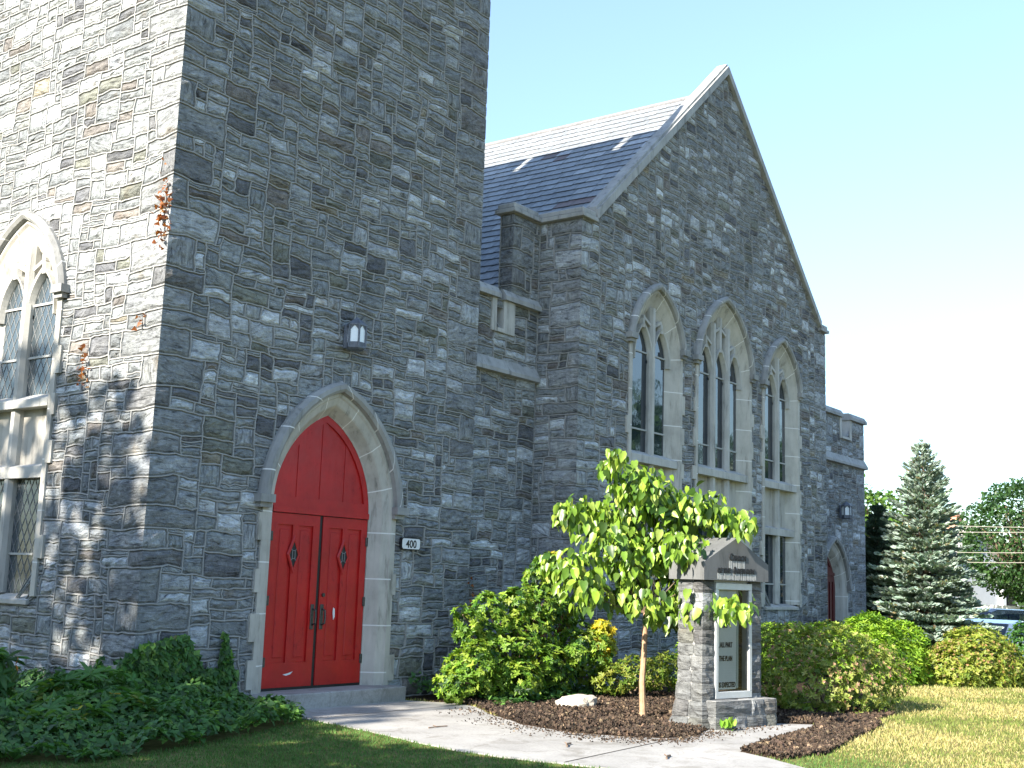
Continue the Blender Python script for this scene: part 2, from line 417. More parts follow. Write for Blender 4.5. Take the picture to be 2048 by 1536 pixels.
# ------------------------------------------------------------------ leaf clouds
def unit(a): return a/np.maximum(np.linalg.norm(a, axis=-1, keepdims=True), 1e-9)
T_OVAL = (np.array([(0, 0, 0), (.35, .5, .05), (.35, -.5, .05), (.75, .38, .02), (.75, -.38, .02), (1, 0, -.12), (.45, 0, -.06)]), [(0, 2, 6), (0, 6, 1), (2, 4, 6), (6, 3, 1), (4, 5, 6), (6, 5, 3)])
T_HEART = (np.array([(0, 0, 0), (-.06, .30, .03), (.22, .52, .06), (.6, .40, 0), (1.05, 0, -.22), (.6, -.40, 0), (.22, -.52, .06), (-.06, -.30, .03), (.4, 0, -.07)]),
           [(0, 1, 8), (1, 2, 8), (2, 3, 8), (3, 4, 8), (4, 5, 8), (5, 6, 8), (6, 7, 8), (7, 0, 8)])
T_IVY = (np.array([(0, 0, 0), (.05, .5, .02), (.4, .34, 0), (1, 0, -.1), (.4, -.34, 0), (.05, -.5, .02), (.3, 0, -.05)]), [(0, 1, 6), (1, 2, 6), (2, 3, 6), (3, 4, 6), (4, 5, 6), (5, 0, 6)])
T_BLADE = (np.array([(0, .5, 0), (0, -.5, 0), (.55, -.4, .06), (.55, .4, .06), (1, 0, .25)]), [(0, 1, 2, 3), (3, 2, 4)])
T_QUAD = (np.array([(0, 0, 0), (.5, .5, .08), (1, 0, 0), (.5, -.5, .08)]), [(0, 1, 2, 3)])
T_NEED = (np.array([(0, 0, 0), (.3, .5, 0), (.7, .45, 0), (1, 0, 0), (.7, -.45, 0), (.3, -.5, 0), (.3, 0, .5), (.7, 0, .45), (.3, 0, -.5), (.7, 0, -.45)]), [(0, 1, 2, 3, 4, 5), (0, 6, 7, 3, 9, 8)])
T_SHOOT = (np.array([(0, 0, 0), (.3, .5, 0), (.7, .45, 0), (1, 0, 0), (.7, -.45, 0), (.3, -.5, 0), (.3, 0, .13), (.7, 0, .12), (.3, 0, -.13), (.7, 0, -.12)]), [(0, 1, 2, 3, 4, 5), (0, 6, 7, 3, 9, 8)])
def leaf_arrays(P, D, Nm, L, Wd, T):
    tp, tf = T; D = unit(D); S = unit(np.cross(Nm, D)); K = np.cross(D, S)
    n = len(P); L = np.broadcast_to(L, n); Wd = np.broadcast_to(Wd, n)
    V = P[:, None]+D[:, None]*(tp[None, :, 0:1]*L[:, None, None])+S[:, None]*(tp[None, :, 1:2]*Wd[:, None, None])+K[:, None]*(tp[None, :, 2:3]*L[:, None, None])
    return V
def leaf_mesh(name, chunks, mats, parent=None, loc=None):
    """chunks: list of (V (n,k,3), template, colours (n,3), material index)"""
    vs_, cs, loops, starts, tot, mi = [], [], [], [], [], []
    off = 0; lo = 0
    for V, T, c, m_ in chunks:
        n, k = V.shape[:2]
        if n == 0: continue
        vs_.append(V.reshape(-1, 3)); cs.append(np.repeat(c, k, 0))
        for f in T[1]:
            ix = (np.arange(n)[:, None]*k+np.array(f)[None]+off); loops.append(ix.ravel())
            starts.append(lo+np.arange(n)*len(f)); tot.append(np.full(n, len(f))); mi.append(np.full(n, m_)); lo += n*len(f)
        off += n*k
    V = np.concatenate(vs_); C = np.concatenate(cs); Lp = np.concatenate(loops); St = np.concatenate(starts); To = np.concatenate(tot); Mi = np.concatenate(mi)
    me = bpy.data.meshes.new(name); me.vertices.add(len(V)); me.vertices.foreach_set('co', V.ravel().astype(np.float32))
    me.loops.add(len(Lp)); me.loops.foreach_set('vertex_index', Lp.astype(np.int32))
    me.polygons.add(len(St)); me.polygons.foreach_set('loop_start', St.astype(np.int32)); me.polygons.foreach_set('loop_total', To.astype(np.int32))
    me.polygons.foreach_set('material_index', Mi.astype(np.int32))
    me.update(calc_edges=True); me.validate()
    finish(me, C)
    return link(name, me, mats, parent, loc=loc)
def colmix(g, n, cols, wts, var=.18):
    c = np.array(cols)[g.choice(len(cols), n, p=np.array(wts)/sum(wts))]
    return c*g.uniform(1-var, 1+var, (n, 1))*g.uniform(.94, 1.06, (n, 3))
def sph(g, n): return unit(g.normal(size=(n, 3)))

def inpoly(x, y, poly):
    P = np.array(poly); r = np.zeros(np.shape(x), bool); j = len(P)-1
    for i in range(len(P)):
        c = ((P[i, 1] > y) != (P[j, 1] > y)) & (x < (P[j, 0]-P[i, 0])*(y-P[i, 1])/(P[j, 1]-P[i, 1]+1e-12)+P[i, 0]); r ^= c; j = i
    return r

# ------------------------------------------------------------------ ground, path, beds
def hx(x): return np.interp(x, [-80, -10, 17, 24, 45, 90, 400], [-.3, -.2, -.2, -.6, -.6, .6, 3.0])
def ground_sheet():
    m, nt, b, o = mat('lawn_soil'); v = objco(nt); n = noise(nt, v, .5, 5, .6); n2 = noise(nt, v, 9, 5, .7)
    r = ramp(nt, n.outputs[0], [(.3, (.07, .085, .022)), (.5, (.15, .14, .05)), (.7, (.20, .175, .075))]); r2 = ramp(nt, n2.outputs[0], [(.3, .6), (.7, 1.3)])
    nt.links.new(mul(nt, r.outputs[0], r2.outputs[0]), b.inputs['Base Color']); b.inputs['Roughness'].default_value = 1
    b.inputs['Specular IOR Level'].default_value = .1
    bump(nt, b, n2.outputs[0], .6, .03)
    xs = np.unique(np.concatenate([np.linspace(-600, -30, 8), np.linspace(-30, 100, 66), np.linspace(100, 1500, 10)]))
    ys = np.unique(np.concatenate([np.linspace(-900, -60, 8), np.linspace(-60, 60, 31), np.linspace(60, 1200, 8)]))
    mb = MB(); mb.grid([[(x, y, float(hx(x))) for x in xs] for y in ys]); o = mb.build('lawn', m); tag(o, kind='structure')
ground_sheet()
PATH = [(1.66, -.28), (1.66, -1.0), (1.52, -1.8), (1.33, -2.5), (1.1, -3.25), (1.0, -3.8), (.98, -4.3), (1.06, -4.8), (1.15, -5.3), (.95, -6.1), (.6, -7.0), (0, -8.4), (-1.0, -10.5), (-2.5, -13.5),
        (-.6, -13.9), (.7, -10.9), (1.55, -8.7), (2.1, -7.5), (2.6, -6.6), (2.9, -6.15), (3.17, -5.67), (4.5, -5.5), (5.5, -5.45), (6.2, -5.22), (5.95, -4.85), (4.65, -4.52), (3.95, -4.72), (3.5, -4.62), (3.22, -4.2), (3.1, -3.7), (3.25, -2.95), (3.75, -2.1), (4.35, -1.35), (4.5, -.9), (4.2, -.28)]
MULCH = [(4.45, -.3), (4.45, -1.3), (3.75, -2.15), (3.22, -2.95), (3.06, -3.7), (3.2, -4.25), (3.5, -4.67), (3.95, -4.77), (4.7, -4.55), (5.9, -4.85), (6.2, -5.2), (7.4, -5.5), (8.4, -5.5), (9.6, -4.9), (12, -3.6), (18, -3.0), (18, -.6), (7.7, -.6), (7.7, .1), (4.45, .1)]
MULCH2 = [(3.15, -5.69), (4.5, -5.53), (5.55, -5.48), (6.2, -5.25), (7.4, -5.48), (7.0, -5.78), (6.2, -5.95), (5.16, -6.08), (3.71, -6.38), (2.97, -6.2)]
def ngon(name, poly, z, m, thick=0, jit=0):
    bm = bmesh.new(); pts = []
    P = poly+[poly[0]]
    for a, b in zip(P, P[1:]):
        n = max(1, int(math.hypot(b[0]-a[0], b[1]-a[1])/.12)) if jit else 1
        for k in range(n):
            t = k/n; pts.append((a[0]+(b[0]-a[0])*t+random.uniform(-jit, jit), a[1]+(b[1]-a[1])*t+random.uniform(-jit, jit)))
    f = bm.faces.new([bm.verts.new((x, y, z)) for x, y in pts])
    if f.normal.z < 0: f.normal_flip()
    if thick:
        r = bmesh.ops.extrude_face_region(bm, geom=[f])
        for v in [g_ for g_ in r['geom'] if isinstance(g_, bmesh.types.BMVert)]: v.co.z -= thick
    bmesh.ops.recalc_face_normals(bm, faces=bm.faces[:])
    bmesh.ops.triangulate(bm, faces=bm.faces[:])
    me = bpy.data.meshes.new(name); bm.to_mesh(me); bm.free()
    return tag(link(name, me, m), kind='structure')
def concrete():
    m, nt, b, o = mat('concrete'); v = objco(nt); n = noise(nt, v, 1.2, 6, .6); n2 = noise(nt, v, 38, 5, .7)
    r = ramp(nt, n.outputs[0], [(.3, (.26, .255, .245)), (.7, (.38, .375, .36))]); r2 = ramp(nt, n2.outputs[0], [(.3, .8), (.7, 1.12)])
    n3 = noise(nt, v, 2.6, 6, .75, .8); r3 = ramp(nt, n3.outputs[0], [(.36, (.70, .68, .65)), (.5, (1, 1, 1))]); k = mul(nt, mul(nt, r.outputs[0], r2.outputs[0]), r3.outputs[0]); nt.links.new(k, b.inputs['Base Color']); b.inputs['Roughness'].default_value = .9
    bump(nt, b, n2.outputs[0], .3, .006); return m
M['concrete'] = concrete()
ngon('concrete_path', PATH, -.187, M['concrete'], .06, .012)
def mulch_mat():
    m, nt, b, o = mat('mulch'); v = objco(nt); n = noise(nt, v, 3, 5, .6); n2 = noise(nt, v, 30, 6, .75)
    r = ramp(nt, n.outputs[0], [(.3, (.035, .024, .016)), (.7, (.075, .052, .036))]); r2 = ramp(nt, n2.outputs[0], [(.3, .4), (.7, 1.5)])
    nt.links.new(mul(nt, r.outputs[0], r2.outputs[0]), b.inputs['Base Color']); b.inputs['Roughness'].default_value = 1
    b.inputs['Specular IOR Level'].default_value = .1
    bump(nt, b, n2.outputs[0], 1, .06); return m
M['mulch'] = mulch_mat()
ngon('mulch_bed', MULCH, -.178, M['mulch'], .05, .02); ngon('mulch_bed', MULCH2, -.178, M['mulch'], .05, .02)
# control joints of the path: dark shallow strips
jb = MB()
for a, b in (((1.68, -1.06), (4.38, -1.12)), ((1.13, -4.9), (3.75, -4.72))):
    d = Vector((b[0]-a[0], b[1]-a[1], 0)); n = Vector((-d.y, d.x, 0)).normalized()*.008; A, B = Vector((*a, -.183)), Vector((*b, -.183))
    jb.add([A-n, B-n, B+n, A+n], [(0, 1, 2, 3)])
tag(jb.build('path_joint', simple('joint_dirt', (.07, .06, .05), 1, 30, .3, 0)), kind='structure')

# ------------------------------------------------------------------ church
church = empty('church', (0, 0, -.2), 'grey rubble stone church with square tower, red double door and steep slate gabled roof', 'church')
XC, YG, YR = 12.79, -.715, .123
HW = 5.21; XL = XC-HW; XR = XC+HW
def Tf(x0, y): return lambda x, d, z: (x0+x, y+d, z)
def Tl(y0): return lambda x, d, z: (d, y0-x, z)

def teeth(wf, z0, z1, seed):
    g = random.Random(seed); out = []; z = z0
    while z < z1-.25:
        h = g.uniform(.26, .36)
        for s in (-1, 1):
            if g.random() < .85: out.append((s, z, z+h, g.uniform(.06, .12)))
        z += h+g.uniform(.2, .36)
    return out
def opening_polys(cx, wf, z0, zs, rise, th, off=.075, zoff=0, flip=1):
    p = [(cx+x, z-zoff) for x, z in arch_path(wf, z0, zs, rise, off, 10)]
    res = [p]
    for s, a, b, e in th:
        x0, x1 = sorted((s*(wf-.05), s*(wf+.08+e))); res.append([(cx+x0, a-zoff), (cx+x1, a-zoff), (cx+x1, b-zoff), (cx+x0, b-zoff)])
    return res
def hood(parent, T, wf, zl, zs, rise, name='hood_mould', w=.13, out=.12):
    """drip mould over an arch, starting at height zl"""
    mb = MB(); r = (rise*rise+wf*wf)/(2*wf); cx = r-wf
    a0 = math.asin(max(0, min(1, (zl-zs)/r))) if zl > zs else 0
    prof = [(.035, -.03), (.05, -out+.03), (.09, -out), (.035+w*.75, -out), (.035+w, -.055), (.035+w, .02)]
    rows = []; uv = []
    for o, d in prof:
        ro = r+o; a1 = math.atan2(math.sqrt(ro*ro-cx*cx), cx); n = 12; h = [(cx-ro*math.cos(a0+(a1-a0)*i/n), zs+ro*math.sin(a0+(a1-a0)*i/n)) for i in range(n+1)]
        p = h+[(-x, z) for x, z in h[-2::-1]]
        rows.append([T(x, d, z) for x, z in p]); uv += [(l+.3, o) for l in plen(p)]
    mb.grid(rows, uv)
    x0 = cx-(r+.035)*math.cos(a0); z0 = zs+(r)*math.sin(a0)
    for s in (-1, 1):
        a, b = sorted((s*(x0+.03), s*(x0-w-.06)))
        mb.box(a, b, -out-.015, .02, z0-.07, z0+.03, T=T)
        a, b = sorted((s*(x0+.02), s*(x0-w-.02)))
        mb.box(a, b, -out+.03, .02, z0-.13, z0-.07, T=T)
    return mb.build(name, M['hood'], parent)
def clipseg(p, q, poly):
    P = np.array(poly); t0, t1 = 0.0, 1.0; d = np.subtract(q, p)
    area = np.sum(P[:, 0]*np.roll(P[:, 1], -1)-np.roll(P[:, 0], -1)*P[:, 1]); sg = 1 if area > 0 else -1
    for i in range(len(P)):
        a, b = P[i], P[(i+1) % len(P)]; e = b-a
        if np.hypot(*e) < 1e-6: continue
        n = sg*np.array((e[1], -e[0])); s = n@(np.array(p)-a); k = n@d
        if abs(k) < 1e-9:
            if s > 0: return None
        elif k > 0: t1 = min(t1, -s/k)
        else: t0 = max(t0, -s/k)
    return None if t0 >= t1-1e-3 else (np.add(p, d*t0), np.add(p, d*t1))
def strip(mb, p, q, w, d0, d1, T):
    e = np.subtract(q, p); L = np.hypot(*e)
    if L < 1e-4: return
    n = np.array((-e[1], e[0]))/L*w/2
    mb.prism([tuple(p-n), tuple(q-n), tuple(q+n), tuple(p+n)], d0, d1, T)
def gothic_window(T, wf, wi, nl, zv, th, lead=False, seed=1):
    """zv: z0 base, lower light base, lower head, panel base, panel head, upper sill, light spring, light apex, main spring, rise, bars"""
    z0, b0, b1, p0, p1, u0, ls, la, ms, rise, bars, hoodz = zv
    s = wf-wi; mb = MB()
    sweep(mb, wf, z0-.02, ms, rise, [(-s-.0, .24), (-s, .15), (-s+.03, .13), (-.03, -.005), (0, -.036), (.095, -.036), (.095, .03)], T)
    for sd_, a, b, e in th:
        x0, x1 = sorted((sd_*(wf+.05), sd_*(wf+.08+e))); mb.box(x0, x1, -.040, .03, a+.006, b-.006, T=T)
    win = mb.build('window', M['lime'], church)
    hood(win, T, wf, hoodz, ms, rise)
    mw = .14; lw = (2*wi-mw*(nl-1))/nl; cs = [-wi+lw/2+k*(lw+mw) for k in range(nl)]
    # sills, transoms, panels
    def slab(za, zb, d0, d1, slope=.05):
        sb = MB(); sb.prism([(d0, za), (d0, zb-slope), (d1, zb), (d1, za)], -wf+.035, wf-.035, lambda a, d, b: T(d, a, b)); sb.build('sill', M['limeplain'], win)
    slab(z0-.12, b0, -.05, .16, .07); slab(b1, p0, .02, .16); slab(p1, u0, -.02, .16, .09)
    pb = MB(); pb.box(-wi-.02, wi+.02, .15, .2, p0-.03, p1+.03, T=T); pb.build('panel', M['panel'], win)
    # mullions and tracery
    tb = MB(); r_in = (rise*rise+wf*wf)/(2*wf); cxi = r_in-wf; ri = r_in-s
    def zin(x): return ms+math.sqrt(max(ri*ri-(abs(x)+cxi)**2, 0))
    def mull(x, za, zb, w_, d0=.035):
        tb.prism([(x-w_/2, .2), (x-w_/2, d0+.06), (x-w_*.28, d0), (x+w_*.28, d0), (x+w_/2, d0+.06), (x+w_/2, .2)], za, zb, lambda a, d, b: T(a, b, d))
    for k in range(nl-1):
        x = (cs[k]+cs[k+1])/2; mull(x, z0, zin(x)+.02, mw)
    lr = la-ls
    for c in cs:
        tt = lambda x, d, z, c=c: T(c+x, d, z)
        sweep(tb, lw/2, ls-.05, ls, lr, [(0, .19), (0, .13), (.035, .06), (mw*.5, .05), (mw*.5, .19)], tt, n=7)
        mull(c, la-.01, zin(c)+.02, .12, .06)
        # sub-arches in the head
        z2 = la+(zin(c)-la)*.55
        for sx in (-1, 1):
            if z2 < zin(c+sx*lw*.3)-.05: strip(tb, np.array((c, z2+.12)), np.array((c+sx*lw*.5, z2)), .05, .07, .19, T)
    tb.build('tracery', M['limeplain'], win)
    # glass
    def plate(name, poly, d, m):
        g = MB(); g.prism(poly, d, d+.012, T); return g.build(name, m, win)
    head = [p for p in arch_path(wf, ms, ms, rise, -s+.02, 10)]
    plate('tracery_glass', [(-wi, ls+.1), *[p for p in head if p[1] > ls+.1], (wi, ls+.1)], .175, M['panel'])
    gm = M['leadglass'] if lead else M['glass']
    for c in cs:
        up_ = [(c+x, z) for x, z in arch_path(lw/2, u0-.02, ls, lr, 0, 7)]; lo_ = [(c-lw/2, b0-.02), (c+lw/2, b0-.02), (c+lw/2, b1+.02), (c-lw/2, b1+.02)]
        plate('glass', up_, .150, gm); plate('glass', lo_, .150, gm)
        for z in bars:
            bb = MB(); bb.box(c-lw/2, c+lw/2, .125, .152, z-.014, z+.014, T=T); bb.build('glazing_bar', M['bar'], win)
        if lead:
            for poly, za, zb in ((up_, u0, la), (lo_, b0, b1)):
                lb = MB(); k = za-lw*2
                while k < zb+lw*2:
                    for sg_ in (1, -1):
                        q = clipseg((c-sg_*lw/2, k), (c+sg_*lw/2, k+lw*1.9), poly)
                        if q: strip(lb, q[0], q[1], .0065, .144, .151, T)
                    k += lw*.48
                lb.build('lead_lattice', M['lead'], win)
    return win

ZF = (1.17, 1.17, 2.58, 2.77, 3.55, 3.77, 5.42, 5.98, 5.46, 1.20, (1.57, 4.15, 5.54), 5.72)
ZM = (1.17, 1.17, 2.58, 2.77, 3.55, 3.77, 5.48, 6.05, 5.46, 1.53, (1.57, 4.15, 5.54), 5.74)
ZT = (1.09, 1.09, 2.50, 2.69, 3.38, 3.57, 4.62, 5.14, 4.58, 1.24, (1.57, 4.05, 4.74), 4.84)
thf = [teeth(.86, 1.1, 5.3, 11), teeth(1.12, 1.1, 5.3, 12), teeth(.86, 1.1, 5.3, 13)]; tht = teeth(.86, 1.0, 4.3, 14); thd = teeth(1.12, .05, 2.2, 15)

# --- tower
ZB = -.35; TH = 13.95
dpol = opening_polys(2.9, 1.12, -.2, 2.25, 1.53, thd, zoff=ZB); wpol = opening_polys(2.9, .86, .97, 4.58, 1.24, tht, zoff=ZB)
o = stone_wall('tower_wall', church, (0, 0, ZB), (1, 0, 0), (0, -1, 0), 5.8, TH, 21, dpol, qL=0, qR=1, qc=3)
o['label'] = 'shaded front wall of the tower round the red door'
stone_wall('tower_wall', church, (0, 5.8, ZB), (0, -1, 0), (-1, 0, 0), 5.8, TH, 22, wpol, qR=1, qc=3)['label'] = 'sunlit left wall of the tower'
cb = MB(); cb.box(.3, 5.79, .3, 5.8, -.3, 12.9)
for a, b in ((.02, 1.42), (1.62, 3.9), (4.08, 5.8)): cb.box(5.45, 5.79, a, b, 12.9, 13.6)
cb.box(.3, .6, .3, 5.8, 12.9, 13.6); cb.box(.3, 5.5, 5.5, 5.8, 12.9, 13.6)
cb.build('tower_core', simple('stone_backing', (.2, .205, .21), .9, 3, .3, .02), church)
# --- tower window
gothic_window(Tl(2.9), .86, .58, 2, ZT, tht, lead=True)
# --- main door
def church_door(T, wf, wi, zs, rise, th, zl, detail=True, hz=None):
    s = wf-wi; mb = MB()
    sweep(mb, wf, -.2, zs, rise, [(-s, .30), (-s, .17), (-s+.02, .155), (-.12, .035), (-.10, .02), (-.02, -.015), (0, -.036), (.10, -.036), (.10, .03)], T, n=14)
    for sd_, a, b, e in th:
        x0, x1 = sorted((sd_*(wf+.05), sd_*(wf+.08+e))); mb.box(x0, x1, -.040, .03, a+.006, b-.006, T=T)
    sur = mb.build('door_surround', M['lime'], church)
    hood(sur, T, wf, hz or zl, zs, rise, w=.15, out=.13)
    r = (rise*rise+wf*wf)/(2*wf); cx = r-wf; ri = r-s
    def zin(x): return zs+math.sqrt(max(ri*ri-(abs(x)+cx)**2, 0))
    tm = MB(); ap = [(x, z) for x, z in arch_path(wf, zl, zs, rise, -s+.01, 12)]
    tm.prism(ap, .20, .24, T)
    for x, w_ in ((0, .10), (-.43, .07), (.43, .07)): tm.box(x-w_/2, x+w_/2, .1925, .205, zl+.16, zin(x)-.05, T=T)
    # arched rim
    p1 = arch_path(wf, zl, zs, rise, -s+.01, 12); p2 = arch_path(wf, zl, zs, rise, -s-.09, 12)
    tm.grid([[T(x, .20, z) for x, z in p1], [T(x, .1765, z) for x, z in p1], [T(x, .1765, z) for x, z in p2], [T(x, .20, z) for x, z in p2]])
    tm.box(-wi+.01, wi-.01, .15, .21, zl-.045, zl+.03, T=T); tm.box(-wi+.01, wi-.01, .1745, .205, zl+.03, zl+.16, T=T)
    tm.build('transom_panel', M['red'] if detail else M['red_in_shade'], church)
    for sg in (-1, 1):
        lf = MB(); x0, x1 = sorted((sg*.03, sg*(wi-.012))); z0, z1 = .035, zl-.055
        def B(a, b, za, zb, d): lf.box(a, b, d, .215, za, zb, T=T)
        B(x0, x1, z0, z1, .195)
        st = .115
        B(x0, x0+st, z0, z1, .172); B(x1-st, x1, z0, z1, .172); xm = (x0+x1)/2
        B(x0+st, x1-st, z0, z0+.30, .1722); B(x0+st, x1-st, z1-.14, z1, .1722); B(xm-.05, xm+.05, z0+.30, z1-.14, .1724)
        for a, b in ((x0+st, xm-.05), (xm+.05, x1-st)): lf.box(a+.05, b-.05, .184, .2, z0+.36, z1-.2, T=T, bev=.008)
        if detail:
            zc = 1.68; xq = xm+(-.02 if sg < 0 else -.02)
            dia = lambda a, b: [(xq-a, zc), (xq, zc-b), (xq+a, zc), (xq, zc+b)]
            o1, o2 = dia(.115, .25), dia(.075, .17)
            lf.grid([[T(x, d, z) for x, z in poly+[poly[0]]] for poly, d in ((o1, .171), (dia(.10, .22), .157), (o2, .160), (o2, .185))])
        leaf_ = lf.build('door', M['red'] if detail else M['red_in_shade'], church)
        if detail:
            gb = MB(); gb.prism(o2, .168, .18, T); gb.build('door_window', M['black'], leaf_)
            ld = MB()
            for p, q in (((xq-.022, zc-.05), (xq-.022, zc+.05)), ((xq+.022, zc-.05), (xq+.022, zc+.05)), ((xq-.022, zc+.05), (xq+.022, zc+.05)), ((xq-.022, zc-.05), (xq+.022, zc-.05)),
                         ((xq-.022, zc+.05), (xq-.045, zc+.075)), ((xq+.022, zc+.05), (xq+.045, zc+.075)), ((xq-.022, zc-.05), (xq-.045, zc-.075)), ((xq+.022, zc-.05), (xq+.045, zc-.075))):
                strip(ld, np.array(p), np.array(q), .008, .162, .17, T)
            ld.build('lead_came', M['lead'], leaf_)
            hd = MB(); hx_ = sg*.085
            hd.box(hx_-.03, hx_+.03, .158, .175, .74, 1.06, T=T, bev=.006)
            hd.tube([T(hx_, .15, .80), T(hx_, .105, .82), T(hx_, .10, .90), T(hx_, .105, .98), T(hx_, .15, 1.0)], .013)
            if sg > 0: hd.tube([T(hx_+.01, .175, 1.18), T(hx_+.01, .15, 1.18)], .025, 10)
            hd.build('door_handle', M['pewter'], leaf_)
            for z in (.35, 1.1, 1.9):
                hb = MB(); xh = sg*(wi-.018); hb.box(xh-.02, xh+.02, .155, .18, z-.06, z+.06, T=T, bev=.004); hb.build('hinge', M['pewter'], leaf_)
            ch = MB()
            pts = [(.30, 1.02), (.33, 1.0), (.335, .90), (.31, .86), (.295, .95)] if sg > 0 else [(-.53, .19), (-.44, .205), (-.36, .225), (-.40, .19), (-.47, .175)]
            ch.prism(pts, .1700, .1745, T); ch.build('paint_chip', M['white'], leaf_)
    gp = MB(); gp.box(-.028, .028, .185, .22, .0, zl-.05, T=T); gp.box(-wi, wi, .18, .26, -.02, .034, T=T); gp.build('door_gap', M['black'], church)
church_door(Tf(2.9, 0), 1.12, .885, 2.25, 1.53, thd, 2.25, hz=2.36)
sp = MB(); sp.box(1.6, 4.2, -.30, .3, -.25, 0, bev=.015); sp.build('doorstep', M['concrete'], church)
cs_ = MB(); cs_.box(-.04, .05, .22, .52, -.2, .38, bev=.006); cs_.build('cornerstone', M['panel'], church)

# --- link wall between tower and nave, with its notched parapet; the same again beyond the gable
def notched(x0, x1, nx0, nx1, seed, opens=(), qR=None, jl=.125, jr=.125):
    zt = 5.88; H = zt-ZB
    notch = [(nx0-x0-jl+.02, 5.36-ZB), (nx1-x0+jr-.02, 5.36-ZB), (nx1-x0+jr-.02, zt-ZB+.5), (nx0-x0-jl+.02, zt-ZB+.5)]
    stone_wall('link_wall', church, (x0, YR, ZB), (1, 0, 0), (0, -1, 0), x1-x0, H, seed, [notch]+list(opens), qR=qR)
    for a, b in ((nx0-jl, nx0), (nx1, nx1+jr)):
        lb = MB(); lb.box(a, b, YR-.035, YR+.42, 5.34, zt, bev=.006); lb.build('notch_lining', M['limeplain'], church)
    lb = MB()
    lb.prism([(YR-.06, 5.34), (YR-.06, 5.40), (YR+.42, 5.52), (YR+.42, 5.34)], nx0, nx1, lambda a, d, b: (d, a, b))
    lb.build('notch_sill', M['limeplain'], church)
    for a, b in ((x0-.1, nx0+.03), (nx1-.03, x1+.08)):
        cp = MB(); cp.prism([(YR-.09, zt), (YR-.09, zt+.07), (YR-.01, zt+.18), (YR+.34, zt+.18), (YR+.46, zt+.06), (YR+.46, zt)], a, b, lambda q, d, z: (d, q, z))
        cp.build('parapet_coping', M['cap'], church)
    sc = MB(); sc.prism([(YR-.11, 4.68), (YR-.11, 4.74), (YR-.005, 4.92), (YR+.02, 4.92), (YR+.02, 4.66)], x0, x1+.05, lambda q, d, z: (d, q, z)); sc.build('string_course', M['cap'], church)
    bk = MB(); bk.box(x0+.02, nx0-jl-.005, YR+.32, YR+.4, ZB, zt-.01); bk.box(nx1+jr+.005, x1-.02, YR+.32, YR+.4, ZB, zt-.01); bk.box(nx0-jl, nx1+jr, YR+.32, YR+.4, ZB, 5.33)
    bk.build('link_core', bpy.data.materials['stone_backing'], church)
notched(5.6, XL, 6.42, 6.61, 31, jr=.30)
tha = teeth(.84, .1, 1.4, 18)
notched(XR, 22.75, 21.15, 21.72, 32, opening_polys(20.5-XR, .84, -.2, 1.45, 1.2, tha, zoff=ZB), qR=0)
church_door(Tf(20.5, YR), .84, .6, 1.45, 1.2, tha, 1.9, detail=False, hz=1.6)
# --- stub pier and return wall
stone_wall('pier', church, (6.82, YR, 5.86), (1, 0, 0), (0, -1, 0), XL-6.82, 1.54, 41, qL=0, qc=8)
stone_wall('pier', church, (6.82, YR+.26, 5.86), (0, -1, 0), (-1, 0, 0), .26, 1.54, 42, qR=1, qc=8)
stone_wall('gable_wall', church, (XL, YR, ZB), (0, -1, 0), (-1, 0, 0), YR-YG, 7.40-ZB, 43, qR=1, qc=9)['label'] = 'narrow return wall at the left of the gable'
zc = 7.40
def capseg(a, b, c, d, z=zc):
    cp = MB(); cp.box(a, b, c, d, z, z+.07, bev=.006); cp.box(a+.03, b-.03, c+.03, d-.03, z+.069, z+.17, bev=.02); cp.build('pier_coping', M['cap'], church)
capseg(6.73, XL-.093, YR-.09, YR+.33); capseg(XL-.09, XL+.38, YG-.09, YR+.332); capseg(XR-.38, XR+.09, YG-.09, YR+.6)
# --- gable
SL = .905; ZA = 11.78
def gtop(u_): return np.minimum(np.where((u_ > .38) & (u_ < 2*HW-.38), ZA+.08-SL*np.abs(u_-HW), 7.4)-ZB, 99)+.0
ops = []
for cx_, wf_, z_, t_ in ((-2.70, .86, ZF, thf[0]), (0, 1.12, ZM, thf[1]), (2.70, .86, ZF, thf[2])):
    ops += opening_polys(HW+cx_, wf_, 1.05, z_[8], z_[9], t_, zoff=ZB)
o = stone_wall('gable_wall', church, (XL, YG, ZB), (1, 0, 0), (0, -1, 0), 2*HW, ZA-ZB+.13, 51, ops, top=gtop, qL=0, qR=1, qc=9)
o['label'] = 'tall front gable wall with three pointed windows'
gothic_window(Tf(XC-2.70, YG), .86, .58, 2, ZF, thf[0]); gothic_window(Tf(XC, YG), 1.12, .86, 3, ZM, thf[1]); gothic_window(Tf(XC+2.70, YG), .86, .58, 2, ZF, thf[2])
gc = MB(); gc.prism([(-HW+.05, ZB), (HW-.05, ZB), (HW-.05, 7.35), (4.9, 7.35), (0, ZA-.1), (-4.9, 7.35), (-HW+.05, 7.35)], YG+.27, YG+.3, lambda a, d, b: (XC+a, d, b))
gc.build('gable_core', bpy.data.materials['stone_backing'], church)
nb = 9
for sg in (-1, 1):
    gcp = MB()
    for k in range(nb):
        a, b = 4.86*k/nb, 4.86*(k+1)/nb-.008
        if k == 0: a = .0
        for dz0, dz1, ya, yb in ((.055, .23, YG-.09, YG+.24), (.23, .29, YG-.045, YG+.18)):
            P = [(sg*a, ZA-SL*a+dz0), (sg*b, ZA-SL*b+dz0), (sg*b, ZA-SL*b+dz1), (sg*a, ZA-SL*a+dz1)]
            gcp.prism(P, ya, yb, lambda x, d, z: (XC+x, d, z))
    gcp.build('gable_coping', M['cap'], church)
